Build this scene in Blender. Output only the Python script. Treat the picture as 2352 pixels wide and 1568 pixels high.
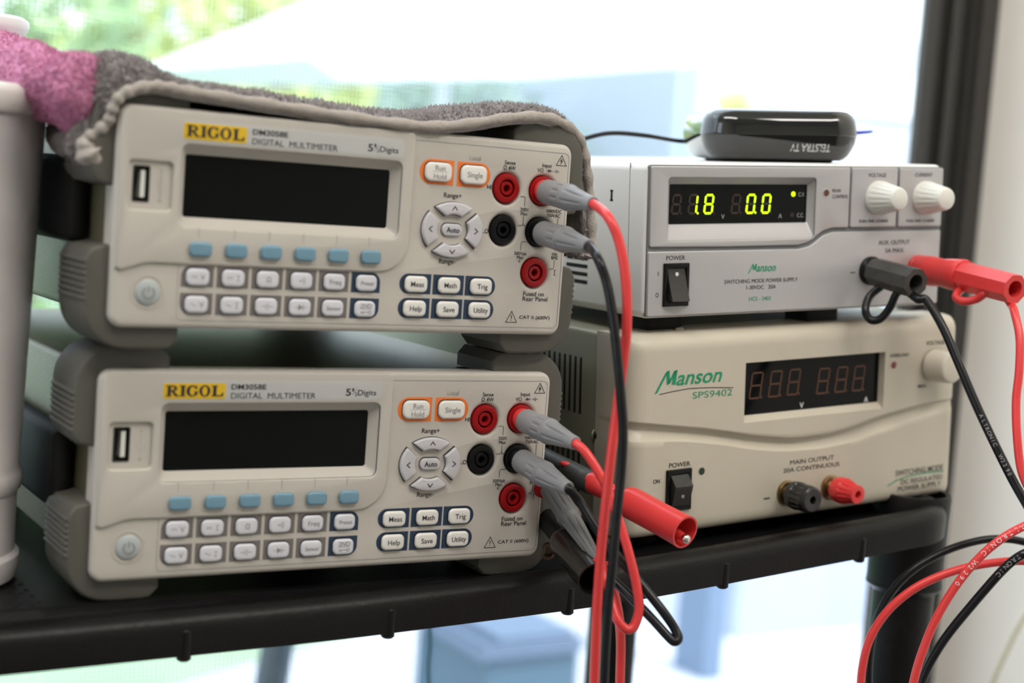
import bpy, bmesh, math, random
from mathutils import Vector, Matrix, noise as mnoise
random.seed(7)
for o in list(bpy.data.objects): bpy.data.objects.remove(o)
SC = bpy.context.scene
C = SC.collection
R = math.radians
S = 0.001                       # everything below is drawn in millimetres
ZC = 1.0805                     # camera height above the floor (m)

# ------------------------------------------------------------------ camera, world, lights, exposure
FPX, PITCH, ROLL = 3650.4, R(-5.29), R(4.22)
_f = Vector((0, math.cos(PITCH), math.sin(PITCH))); _u = Vector((0, -math.sin(PITCH), math.cos(PITCH))); _r = Vector((1, 0, 0))
CR = math.cos(ROLL)*_r + math.sin(ROLL)*_u
CU = -math.sin(ROLL)*_r + math.cos(ROLL)*_u
CF = _f
cd = bpy.data.cameras.new('camera'); cam = bpy.data.objects.new('camera', cd); C.objects.link(cam)
cd.sensor_width = 36; cd.lens = FPX/2352*36; cd.clip_start = .02; cd.clip_end = 200
m = Matrix((CR, CU, -CF)).transposed().to_4x4(); m.translation = Vector((0, 0, ZC)); cam.matrix_world = m
cd.dof.use_dof = True; cd.dof.focus_distance = .765; cd.dof.aperture_fstop = 5.6; cd.dof.aperture_blades = 8
SC.camera = cam
SC.view_settings.view_transform = 'Standard'; SC.view_settings.look = 'None'
SC.view_settings.exposure = 0.0; SC.view_settings.gamma = 1; SC.view_settings.use_curve_mapping = False

W = bpy.data.worlds.new('world'); SC.world = W; W.use_nodes = True
bg = W.node_tree.nodes['Background']; bg.inputs[0].default_value = (.80, .90, 1.0, 1); bg.inputs[1].default_value = 3.3

RA = R(31.5)                    # the room's axes: s along the window, e towards it
EX = Vector((math.cos(RA), math.sin(RA), 0)); EY = Vector((-math.sin(RA), math.cos(RA), 0))
def rm(s, e, z): return EX*s + EY*e + Vector((0, 0, z))          # room mm -> world mm
def wm(v): return Vector((v[0]*S, v[1]*S, v[2]*S + ZC))          # world mm -> Blender metres
def light(name, kind, s, e, z, aim, power, size=None, col=(1, 1, 1)):
    ld = bpy.data.lights.new(name, kind); ld.energy = power; ld.color = col
    if size: ld.shape = 'RECTANGLE'; ld.size, ld.size_y = size
    o = bpy.data.objects.new(name, ld); C.objects.link(o); o.location = wm(rm(s, e, z))
    d = wm(aim) - o.location; o.rotation_euler = d.to_track_quat('-Z', 'Y').to_euler(); return o
light('ceiling_lamp', 'AREA', -350, 150, 1380, rm(350, 600, -50), 20, (1.2, .35), (1, .95, .88))
light('ceiling_lamp', 'AREA', 850, -500, 1380, rm(600, 700, -100), 25, (1.2, .35), (1, .95, .88))
sun = light('sun', 'SUN', 0, 0, 3000, rm(-500, 3000, -500), 4.2, None, (1, .95, .85))
sun.rotation_euler = (rm(-900, 2600, -3900)).to_track_quat('-Z', 'Y').to_euler(); sun.data.angle = R(1)

# ------------------------------------------------------------------ materials
MATS = {}
def mat(name, col, rough=.5, metal=0, var=.06, scale=40, bump=0, bscale=400, emit=None, es=1, coat=0, trans=0, spec=.5, vcol=None, sss=0):
    if name in MATS: return MATS[name]
    m = bpy.data.materials.new(name); m.use_nodes = True; MATS[name] = m
    nt = m.node_tree; b = nt.nodes['Principled BSDF']; L = nt.links.new
    b.inputs['Roughness'].default_value = rough; b.inputs['Metallic'].default_value = metal
    b.inputs['Specular IOR Level'].default_value = spec
    b.inputs['Coat Weight'].default_value = coat; b.inputs['Transmission Weight'].default_value = trans
    tc = nt.nodes.new('ShaderNodeTexCoord')
    nz = nt.nodes.new('ShaderNodeTexNoise'); nz.inputs['Scale'].default_value = scale; nz.inputs['Detail'].default_value = 3
    L(tc.outputs['Object'], nz.inputs['Vector'])
    mx = nt.nodes.new('ShaderNodeMix'); mx.data_type = 'RGBA'
    c2 = vcol if vcol else tuple(max(0, c*(1 - var)) for c in col); c1 = col if vcol else tuple(min(1, c*(1 + var)) for c in col)
    mx.inputs['A'].default_value = (*c1, 1); mx.inputs['B'].default_value = (*c2, 1)
    if vcol:
        rp = nt.nodes.new('ShaderNodeValToRGB'); rp.color_ramp.elements[0].position = .4; rp.color_ramp.elements[1].position = .6
        L(nz.outputs['Fac'], rp.inputs['Fac']); L(rp.outputs['Color'], mx.inputs['Factor'])
    else: L(nz.outputs['Fac'], mx.inputs['Factor'])
    L(mx.outputs['Result'], b.inputs['Base Color'])
    if bump:
        n2 = nt.nodes.new('ShaderNodeTexNoise'); n2.inputs['Scale'].default_value = bscale; n2.inputs['Detail'].default_value = 4
        L(tc.outputs['Object'], n2.inputs['Vector'])
        bp = nt.nodes.new('ShaderNodeBump'); bp.inputs['Strength'].default_value = bump; bp.inputs['Distance'].default_value = .0006
        L(n2.outputs['Fac'], bp.inputs['Height']); L(bp.outputs['Normal'], b.inputs['Normal'])
    if emit:
        b.inputs['Emission Color'].default_value = (*emit, 1); b.inputs['Emission Strength'].default_value = es
    return m
BEZ = mat('warm_grey_plastic', (.53, .495, .45), .42, bump=.10, bscale=900, var=.02)
BEZ2 = mat('pale_overlay_film', (.60, .575, .53), .38, var=.02, bump=.05, bscale=900)
STRIP = mat('silver_label_film', (.50, .50, .50), .35, var=.02)
RUB = mat('grey_rubber', (.088, .083, .070), .6, bump=.1, var=.05)
CASE = mat('speckled_grey_metal', (.15, .142, .085), .42, .3, var=.25, scale=900, bump=.25, bscale=1200)
BLK = mat('black_plastic', (.010, .010, .010), .6, bump=.05, spec=.2)
BLKG = mat('black_gloss_plastic', (.005, .005, .006), .05, coat=.7, var=.02)
SCRN = mat('dark_display_glass', (.004, .005, .005), .06, var=.02, spec=.12)
KEYW = mat('white_key_plastic', (.66, .66, .72), .33, var=.02)
KEYL = mat('milky_key_plastic', (.78, .76, .73), .3, var=.02)
KEYB = mat('blue_key_plastic', (.16, .30, .40), .28, var=.04)
KEYG = mat('lilac_grey_key_plastic', (.56, .545, .58), .33, var=.03)
SURG = mat('grey_print', (.17, .15, .145), .5)
SURN = mat('navy_print', (.012, .035, .075), .5)
SURO = mat('orange_print', (.80, .19, .03), .45)
INK = mat('black_ink', (.015, .013, .02), .5)
INKG = mat('grey_ink', (.25, .24, .25), .5)
INKY = mat('green_ink', (.0, .27, .13), .5)
WHT = mat('white_ink', (.75, .75, .75), .5)
YEL = mat('yellow_print', (.72, .46, .012), .45)
REDJ = mat('red_socket_plastic', (.30, .004, .006), .3, spec=.25, var=.04)
BLKJ = mat('black_socket_plastic', (.005, .005, .006), .34, spec=.22)
REDC = mat('red_cable_rubber', (.72, .045, .045), .33, var=.04)
BLKC = mat('black_cable_rubber', (.006, .006, .008), .3, spec=.32)
GRYP = mat('grey_plug_plastic', (.26, .26, .275), .45, bump=.1, var=.05)
DGRP = mat('charcoal_probe_plastic', (.05, .05, .048), .5, bump=.1, var=.1)
STEEL = mat('bright_steel', (.7, .68, .65), .22, 1, var=.05)
BRASS = mat('dull_brass', (.40, .31, .18), .35, 1, var=.1)
SILV = mat('silver_grey_plastic', (.47, .46, .47), .38, .25, var=.03)
PWH = mat('white_cabinet_plastic', (.84, .83, .81), .4, var=.02, bump=.05)
KNW = mat('cream_white_knob_plastic', (.74, .73, .68), .4, var=.02)
GRV = mat('grey_groove_plastic', (.17, .175, .185), .5)
CRM = mat('aged_cream_plastic', (.56, .51, .42), .38, var=.03, bump=.08, bscale=900)
CRMS = mat('olive_cream_painted_steel', (.34, .33, .25), .42, .1, var=.04)
SEGN = mat('lit_segment', (.5, .8, .0), .4, emit=(.62, 1.0, .0), es=1.25)
SEGD = mat('unlit_segment', (.026, .010, .008), .5)
SEGD2 = mat('unlit_amber_segment', (.10, .036, .012), .5)
TOWEL = mat('grey_terry', (.36, .33, .33), .95, var=.35, scale=300, bump=1, bscale=700, spec=.1)
HEM = mat('beige_grey_hem', (.40, .36, .33), .95, var=.2, scale=300, bump=.8, bscale=900, spec=.1)
PINK = mat('pink_terry', (.58, .25, .40), .95, var=.35, scale=200, bump=1, bscale=500, spec=.1)
CART = mat('black_cart_plastic', (.006, .0056, .006), .36, spec=.22, bump=.3, bscale=700, var=.1)
CANW = mat('greyish_white_plastic', (.66, .62, .62), .4, var=.02)

# ------------------------------------------------------------------ mesh helpers
class MB:
    def __init__(s): s.v = []; s.f = []
    def add(s, vs, fs):
        n = len(s.v); s.v += [tuple(v) for v in vs]; s.f += [tuple(i + n for i in f) for f in fs]; return s
    def box(s, a, b):
        x0, y0, z0 = a; x1, y1, z1 = b
        return s.add([(x, y, z) for x in (x0, x1) for y in (y0, y1) for z in (z0, z1)],
                     [(0, 1, 3, 2), (4, 6, 7, 5), (0, 4, 5, 1), (2, 3, 7, 6), (0, 2, 6, 4), (1, 5, 7, 3)])
    def rbox(s, a, b, r, seg=3):
        bm = bmesh.new(); bmesh.ops.create_cube(bm, size=1)
        for v in bm.verts: v.co = Vector([(a[i] + b[i])/2 + v.co[i]*(b[i] - a[i]) for i in range(3)])
        bmesh.ops.bevel(bm, geom=bm.edges[:], offset=r, segments=seg, profile=.5, affect='EDGES')
        s.frombm(bm); return s
    def frombm(s, bm):
        bm.verts.index_update(); s.add([v.co[:] for v in bm.verts], [tuple(v.index for v in f.verts) for f in bm.faces]); bm.free()
    def frommesh(s, me, fn):
        s.add([fn(v.co) for v in me.vertices], [tuple(p.vertices) for p in me.polygons]); bpy.data.meshes.remove(me)
    def plate(s, loops, yf, yb, bev=0, res=2):
        """outline(s) in panel x-z, standing from yf (front) to yb (back), rounded edges"""
        cu = bpy.data.curves.new('c', 'CURVE'); cu.dimensions = '2D'; cu.fill_mode = 'BOTH'
        for lp in loops:
            sp = cu.splines.new('POLY'); sp.points.add(len(lp) - 1); sp.use_cyclic_u = True
            for p, q in zip(sp.points, lp): p.co = (q[0], q[1], 0, 1)
        t = yb - yf; bev = min(bev, t/2 - 1e-4) if bev else 0
        cu.extrude = t/2 - bev; cu.bevel_depth = bev; cu.bevel_resolution = res; cu.offset = -bev
        o = bpy.data.objects.new('c', cu); me = bpy.data.meshes.new_from_object(o)
        yc = (yf + yb)/2
        s.frommesh(me, lambda c: (c.x, yc - c.z, c.y))
        bpy.data.objects.remove(o); bpy.data.curves.remove(cu); return s
    def stroke(s, pts, w, y, closed=False):
        pts = [Vector((p[0], p[1])) for p in pts]; n = len(pts)
        if closed: pts = pts + pts[:2]
        L, Rr = [], []
        for i, p in enumerate(pts):
            a = pts[max(0, i - 1)]; b = pts[min(len(pts) - 1, i + 1)]
            d = (b - a); d = d.normalized() if d.length > 1e-6 else Vector((1, 0)); nn = Vector((-d.y, d.x))*w/2
            if 0 < i < len(pts) - 1:
                d1 = (p - a).normalized(); k = max(.5, abs(Vector((-d1.y, d1.x)).dot(nn.normalized()))); nn = nn/k
            L.append((p + nn)); Rr.append((p - nn))
        k = len(pts); vs = [(q.x, y, q.y) for q in L] + [(q.x, y, q.y) for q in Rr] + [(q.x, y + .04, q.y) for q in L] + [(q.x, y + .04, q.y) for q in Rr]
        fs = []
        for i in range(1 if closed else 0, k - 1): fs += [(i, i + 1, k + i + 1, k + i), (i, 2*k + i, 2*k + i + 1, i + 1), (k + i, k + i + 1, 3*k + i + 1, 3*k + i)]
        return s.add(vs, fs)
    def lathe(s, A, B, prof, n=40, cap=True, up=(0, 0, 1)):
        """prof: (distance along A->B, radius)"""
        A = Vector(A); B = Vector(B); d = (B - A).normalized(); a = d.orthogonal().normalized() if abs(d.dot(Vector(up))) > .98 else d.cross(Vector(up)).normalized(); b = d.cross(a)
        vs = []; fs = []
        for t, r in prof:
            for k in range(n):
                th = 2*math.pi*k/n; rr = r(th) if callable(r) else r
                vs.append(A + d*t + (a*math.cos(th) + b*math.sin(th))*rr)
        m_ = len(prof)
        for i in range(m_ - 1):
            for k in range(n):
                k2 = (k + 1) % n; fs.append((i*n + k, i*n + k2, (i + 1)*n + k2, (i + 1)*n + k))
        if cap: fs.append(tuple(range(n))[::-1]); fs.append(tuple((m_ - 1)*n + k for k in range(n)))
        return s.add(vs, fs)
    def tube(s, pts, r, n=16, sub=8, cap=True):
        P = spline(pts, sub); m_ = len(P); vs = []; fs = []
        t0 = (P[1] - P[0]).normalized(); a = t0.orthogonal().normalized()
        for i, p in enumerate(P):
            t = (P[min(i + 1, m_ - 1)] - P[max(i - 1, 0)]).normalized()
            a = (a - t*a.dot(t)).normalized(); b = t.cross(a); rr = r(i/(m_ - 1)) if callable(r) else r
            for k in range(n):
                th = 2*math.pi*k/n; vs.append(p + (a*math.cos(th) + b*math.sin(th))*rr)
        for i in range(m_ - 1):
            for k in range(n):
                k2 = (k + 1) % n; fs.append((i*n + k, i*n + k2, (i + 1)*n + k2, (i + 1)*n + k))
        if cap: fs.append(tuple(range(n))[::-1]); fs.append(tuple((m_ - 1)*n + k for k in range(n)))
        return s.add(vs, fs)
    def text(s, txt, u0, w0, u1, w1, y, bold=0, shear=0, th=.08, fn=None):
        """lettering fitted to the rectangle u0..u1, w0..w1"""
        me = textmesh(txt, bold, shear)
        xs = [v.co.x for v in me.vertices]; ys = [v.co.y for v in me.vertices]
        x0, x1, y0, y1 = min(xs), max(xs), min(ys), max(ys)
        g = lambda c: (u0 + (c.x - x0)/(x1 - x0)*(u1 - u0), y - (th if c.z > 0 else 0), w0 + (c.y - y0)/max(1e-6, y1 - y0)*(w1 - w0))
        s.frommesh(me, (lambda c: fn(*g(c))) if fn else g); return s
    def textc(s, txt, uc, wc, cap, y, bold=0, xs=1.0, shear=0, th=.08, align='c'):
        me = textmesh(txt, bold, shear); k = cap/CAPH
        X = [v.co.x for v in me.vertices]; xm = (min(X) + max(X))/2 if align == 'c' else min(X)
        s.frommesh(me, lambda c: (uc + (c.x - xm)*k*xs, y - (th if c.z > 0 else 0), wc + (c.y - CAPH/2)*k)); return s
    def build(s, name, m_, parent=None, smooth=40, origin=None):
        me = bpy.data.meshes.new(name)
        if parent is None:
            if origin is None:
                xs = [v[0] for v in s.v]; ys = [v[1] for v in s.v]; zs = [v[2] for v in s.v]
                origin = Vector(((min(xs) + max(xs))/2, (min(ys) + max(ys))/2, min(zs)))
        else: origin = origin or Vector((0, 0, 0))
        me.from_pydata([((v[0] - origin[0])*S, (v[1] - origin[1])*S, (v[2] - origin[2])*S) for v in s.v], [], s.f)
        bm = bmesh.new(); bm.from_mesh(me)
        bmesh.ops.remove_doubles(bm, verts=bm.verts, dist=1e-7)
        if len(bm.faces) < 20000: bmesh.ops.recalc_face_normals(bm, faces=bm.faces)
        bm.to_mesh(me); bm.free()
        me.materials.append(m_)
        if smooth:
            for p in me.polygons: p.use_smooth = True
            me.set_sharp_from_angle(angle=R(smooth))
        o = bpy.data.objects.new(name, me); C.objects.link(o)
        if parent: o.parent = parent; o.location = Vector(origin)*S
        else: o.location = wm(origin)
        return o
def textmesh(txt, bold=0, shear=0):
    cu = bpy.data.curves.new('t', 'FONT'); cu.body = txt; cu.size = 1; cu.extrude = .02; cu.offset = bold; cu.shear = shear; cu.resolution_u = 4
    o = bpy.data.objects.new('t', cu); me = bpy.data.meshes.new_from_object(o)
    bpy.data.objects.remove(o); bpy.data.curves.remove(cu); return me
_m = textmesh('H'); CAPH = max(v.co.y for v in _m.vertices); bpy.data.meshes.remove(_m)
def spline(pts, sub=8):
    P = [Vector(p) for p in pts]; out = []
    P = [2*P[0] - P[1]] + P + [2*P[-1] - P[-2]]
    for i in range(1, len(P) - 2):
        p0, p1, p2, p3 = P[i - 1:i + 3]
        for k in range(sub):
            t = k/sub; out.append(.5*((2*p1) + (-p0 + p2)*t + (2*p0 - 5*p1 + 4*p2 - p3)*t*t + (-p0 + 3*p1 - 3*p2 + p3)*t**3))
    out.append(P[-2]); return out
def rpoly(pts, n=6):
    """polygon (x, y, radius) with rounded corners"""
    out = []; N = len(pts)
    for i in range(N):
        p = Vector(pts[i][:2]); r = pts[i][2] if len(pts[i]) > 2 else 0
        if r <= 0: out.append((p.x, p.y)); continue
        a = Vector(pts[i - 1][:2]) - p; b = Vector(pts[(i + 1) % N][:2]) - p
        la, lb = a.length, b.length; a.normalize(); b.normalize()
        ang = a.angle(b); t = min(r/math.tan(ang/2), la*.49, lb*.49); r2 = t*math.tan(ang/2)
        c = p + (a + b).normalized()*(r2/math.sin(ang/2)); s0 = p + a*t; s1 = p + b*t
        v0 = s0 - c; v1 = s1 - c; tot = v0.angle(v1); sg = 1 if v0.x*v1.y - v0.y*v1.x > 0 else -1
        for k in range(n + 1):
            th = sg*tot*k/n; q = c + Vector((v0.x*math.cos(th) - v0.y*math.sin(th), v0.x*math.sin(th) + v0.y*math.cos(th))); out.append((q.x, q.y))
    return out
def rrect(x0, y0, x1, y1, r, n=6): return rpoly([(x0, y0, r), (x1, y0, r), (x1, y1, r), (x0, y1, r)], n)
def ell(cx, cy, a, b, n=40, t0=0, t1=360, endp=False):
    m_ = n if not endp else n - 1
    return [(cx + a*math.cos(R(t0 + (t1 - t0)*k/m_)), cy + b*math.sin(R(t0 + (t1 - t0)*k/m_))) for k in range(n)]
def loft(mb, rings):
    """rings: lists of equal length of (x,y,z); open tube between them"""
    n = len(rings[0]); vs = [p for r in rings for p in r]; fs = []
    for i in range(len(rings) - 1):
        for k in range(n): k2 = (k + 1) % n; fs.append((i*n + k, i*n + k2, (i + 1)*n + k2, (i + 1)*n + k))
    mb.add(vs, fs)
def ring3(lp, y): return [(p[0], y, p[1]) for p in lp]

def tag(o, label=None, cat=None, group=None, kind=None):
    if label: o['label'] = label
    if cat: o['category'] = cat
    if group: o['group'] = group
    if kind: o['kind'] = kind
    return o
def empty(name, M):
    o = bpy.data.objects.new(name, None); C.objects.link(o); o.empty_display_size = .02; o.matrix_world = M; return o
def pose(x, y, z, a=0, r=0):
    M = (Matrix.Rotation(R(a), 4, 'Z') @ Matrix.Rotation(R(-r), 4, 'Y')); M.translation = wm((x, y, z)); return M
def world_empty(name, p):
    M = Matrix.Identity(4); M.translation = wm(p); return empty(name, M)
def ray(px, py): return CR*((px - 1176)/FPX) + CU*(-(py - 784)/FPX) + CF
def at(px, py, Y): v = ray(px, py); return v*(Y/v.y)                       # photo direction, real distance Y (mm) ahead
def at_e(px, py, e): v = ray(px, py); return v*(e/v.dot(EY))
def se(v): return v.dot(EX), v.dot(EY)
def local(M, px, py, d):
    """point of a unit's own frame (mm) at depth d behind its front"""
    Mi = M.to_3x3().inverted(); o = Mi @ (-(M.translation - Vector((0, 0, ZC))))*1000; v = Mi @ ray(px, py); return o + v*((d - o.y)/v.y)
def tow(M, p): q = M @ (Vector(p)*S); return Vector((q.x/S, q.y/S, (q.z - ZC)/S))
def copy_tree(o, parent=None):
    c = o.copy(); C.objects.link(c)
    if parent: c.parent = parent
    for ch in list(o.children): copy_tree(ch, c)
    return c

MU = pose(-160.0, 627.4, -64.3, 32.33)
ML = pose(-165.3, 638.5, -171.3, 30.56)
MP1 = pose(65.9, 800.4, -58.7, 30.23, 3.77)
MP2 = pose(70.8, 796.7, -168.9, 32.64, 3.85)

# ------------------------------------------------------------------ the setting: room
CEIL = 1420; FL = -ZC*1000
WALL = mat('cream_wall_paint', (.93, .86, .78), .8, var=.015, scale=6)
CEILM = mat('white_ceiling_paint', (.7, .7, .68), .9)
FLOORM = mat('grey_floor_vinyl', (.16, .15, .14), .5, var=.15, scale=8)
ALU = mat('dark_window_aluminium', (.055, .052, .050), .42, .3, var=.1)
def rbx(mb, s0, s1, e0, e1, z0, z1):
    v = [rm(s, e, z) for s in (s0, s1) for e in (e0, e1) for z in (z0, z1)]
    mb.add(v, [(0, 1, 3, 2), (4, 6, 7, 5), (0, 4, 5, 1), (2, 3, 7, 6), (0, 2, 6, 4), (1, 5, 7, 3)]); return mb
def struct(mb, name, m_, smooth=0, parent=None):
    o = mb.build(name, m_, parent, smooth)
    if parent is None: o['kind'] = 'structure'
    return o
struct(rbx(MB(), -1800, 1240, -2700, 1040, FL - 60, FL), 'floor', FLOORM)
struct(rbx(MB(), -1800, 1240, -2700, 1140, CEIL, CEIL + 60), 'ceiling', CEILM)
struct(rbx(MB(), 1134, 1240, -2700, 1140, FL, CEIL), 'wall_right', WALL)
struct(rbx(rbx(rbx(rbx(MB(), -1900, -1800, -2700, 300, FL, CEIL), -1900, -1800, 1000, 1140, FL, CEIL), -1900, -1800, 300, 1000, 1150, CEIL), -1900, -1800, 300, 1000, FL, -500), 'wall_left', WALL)  # opening cut for the added, unseen side window
struct(rbx(MB(), -1900, 1240, -2800, -2700, FL, CEIL), 'wall_back', WALL)
struct(rbx(rbx(MB(), -1800, -1500, 1042, 1140, FL, CEIL), -1500, 1134, 1042, 1140, 1100, CEIL), 'wall_window', WALL)
# aluminium frame: ribbed right jamb, head, sill, left jamb
fr = MB()
for s0, s1, e0, e1 in ((1080, 1133, 1060, 1082), (1043, 1057, 1040, 1045), (1056, 1062, 1044, 1060), (1061, 1080, 1052, 1060), (1079, 1088, 1044, 1060), (1088, 1106, 1052, 1060), (1105, 1112, 1046, 1060), (1112, 1133, 1040, 1060)):
    rbx(fr, s0, s1, e0, e1, FL + 1, 1099)
rbx(fr, -1499, 1080, 1050, 1080, 1040, 1099); rbx(fr, -1499, 1080, 1050, 1080, FL + 1, FL + 60); rbx(fr, -1499, -1420, 1050, 1080, FL + 1, 1099)
win = struct(fr, 'window_1', ALU)
gl = bpy.data.materials.new('clear_pane_glass'); gl.use_nodes = True; nt = gl.node_tree
nt.nodes.remove(nt.nodes['Principled BSDF']); tr = nt.nodes.new('ShaderNodeBsdfTransparent'); gs = nt.nodes.new('ShaderNodeBsdfGlossy'); gs.inputs['Roughness'].default_value = .02
tr.inputs[0].default_value = (.95, .97, .97, 1)
lw = nt.nodes.new('ShaderNodeLayerWeight'); pw_ = nt.nodes.new('ShaderNodeMath'); pw_.operation = 'POWER'; pw_.inputs[1].default_value = 5; nt.links.new(lw.outputs['Facing'], pw_.inputs[0]); fz = nt.nodes.new('ShaderNodeMath'); fz.operation = 'MULTIPLY_ADD'; fz.inputs[1].default_value = .9; fz.inputs[2].default_value = .04; nt.links.new(pw_.outputs[0], fz.inputs[0]); ms = nt.nodes.new('ShaderNodeMixShader')
nt.links.new(fz.outputs[0], ms.inputs[0]); nt.links.new(tr.outputs[0], ms.inputs[1]); nt.links.new(gs.outputs[0], ms.inputs[2]); nt.links.new(ms.outputs[0], nt.nodes['Material Output'].inputs[0])
f2_ = MB(); rbx(f2_, -1880, -1820, 301, 340, -499, 1149); rbx(f2_, -1880, -1820, 960, 999, -499, 1149); rbx(f2_, -1880, -1820, 340, 960, -499, -460); rbx(f2_, -1880, -1820, 340, 960, 1110, 1149)
fill_win = struct(f2_, 'added_fill_window', ALU)  # unseen side window, added to throw daylight on the upper supply's side
WOFF = win.location.copy()
def under(mb, parent, name, m_, smooth=0):
    o = mb.build(name, m_, None, smooth); loc = o.location.copy(); o.parent = parent; o.location = loc - parent.location; return o
under(rbx(MB(), -1420, 1080, 1068, 1072, FL + 60, 1040), win, 'glass_pane', gl)
mesh_ = MB(); pitch = 3.2; wr = .28
s = -700
while s < 800: rbx(mesh_, s - wr/2, s + wr/2, 1076, 1076 + wr, FL + 60, 420); s += pitch
z = FL + 60
while z < 420: rbx(mesh_, -700, 800, 1076 + wr, 1076 + 2*wr, z - wr/2, z + wr/2); z += pitch
under(mesh_, win, 'insect_screen', mat('grey_screen_mesh', (.10, .11, .11), .6))

# ------------------------------------------------------------------ digital multimeter
def sym_diode(mb, u, w, k, y, sw=.28):
    mb.stroke([(u - 2.2*k, w), (u + 2.2*k, w)], sw, y); mb.stroke([(u + .75*k, w - 1*k), (u + .75*k, w + 1*k)], sw, y)
    mb.plate([[(u - .9*k, w - 1*k), (u + .7*k, w), (u - .9*k, w + 1*k)]], y - .02, y + .06)
def sym_cap(mb, u, w, k, y, sw=.28):
    mb.stroke([(u - 2.1*k, w), (u - .4*k, w)], sw, y); mb.stroke([(u + .4*k, w), (u + 2.1*k, w)], sw, y)
    for d in (-.4, .4): mb.stroke([(u + d*k, w - 1.1*k), (u + d*k, w + 1.1*k)], sw, y)
def serif_word(mb, u0, w0, u1, w1, y):
    """heavy slab-serif capitals R I G O L"""
    H = w1 - w0; X = lambda a: u0 + a*(u1 - u0)/5.15
    P = lambda pts: [(X(a), w0 + b*H) for a, b in pts]
    t = .30
    def slab(a0, a1, b): mb.plate([P([(a0, b - .05), (a1, b - .05), (a1, b + .05), (a0, b + .05)])], y - .06, y + .02)
    def stem(a): mb.plate([P([(a, .02), (a + t, .02), (a + t, .98), (a, .98)])], y - .06, y + .02)
    # R
    slab(0, .62, .95); slab(0, .5, .05); stem(.12)
    mb.plate([P(ell(.55, .73, .42, .27, 22, -95, 95, True) + [(.2, 1.0), (.2, .46)]), P(ell(.52, .73, .20, .16, 16, -90, 90, True) + [(.38, .89), (.38, .57)])], y - .06, y + .02)
    mb.plate([P([(.42, .5), (.68, .5), (1.08, .06), (1.12, 0), (.82, 0)])], y - .06, y + .02); slab(.82, 1.16, .05)
    # I
    slab(1.22, 1.72, .95); slab(1.22, 1.72, .05); stem(1.34)
    # G
    o = ell(2.3, .5, .50, .52, 40, 38, 318, True); i = ell(2.36, .5, .28, .40, 40, 318, 38, True)
    i = ell(2.34, .5, .24, .40, 40, 38, 318, True)[::-1]
    mb.plate([P(o + i)], y - .06, y + .02)
    mb.plate([P([(2.50, .46), (2.86, .46), (2.86, .36), (2.78, .36), (2.78, .08), (2.54, .08), (2.54, .36), (2.50, .36)])], y - .06, y + .02)
    mb.plate([P([(2.62, .98), (2.74, .98), (2.74, .64), (2.64, .64)])], y - .06, y + .02)
    # O
    mb.plate([P(ell(3.45, .5, .50, .53, 44)), P(ell(3.45, .5, .24, .41, 44))], y - .06, y + .02)
    # L
    slab(4.06, 4.62, .95); slab(4.06, 5.0, .05); stem(4.20)
    mb.plate([P([(4.4, 0), (5.1, 0), (5.14, .34), (5.02, .34), (4.92, .12), (4.4, .12)])], y - .06, y + .02)

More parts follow.
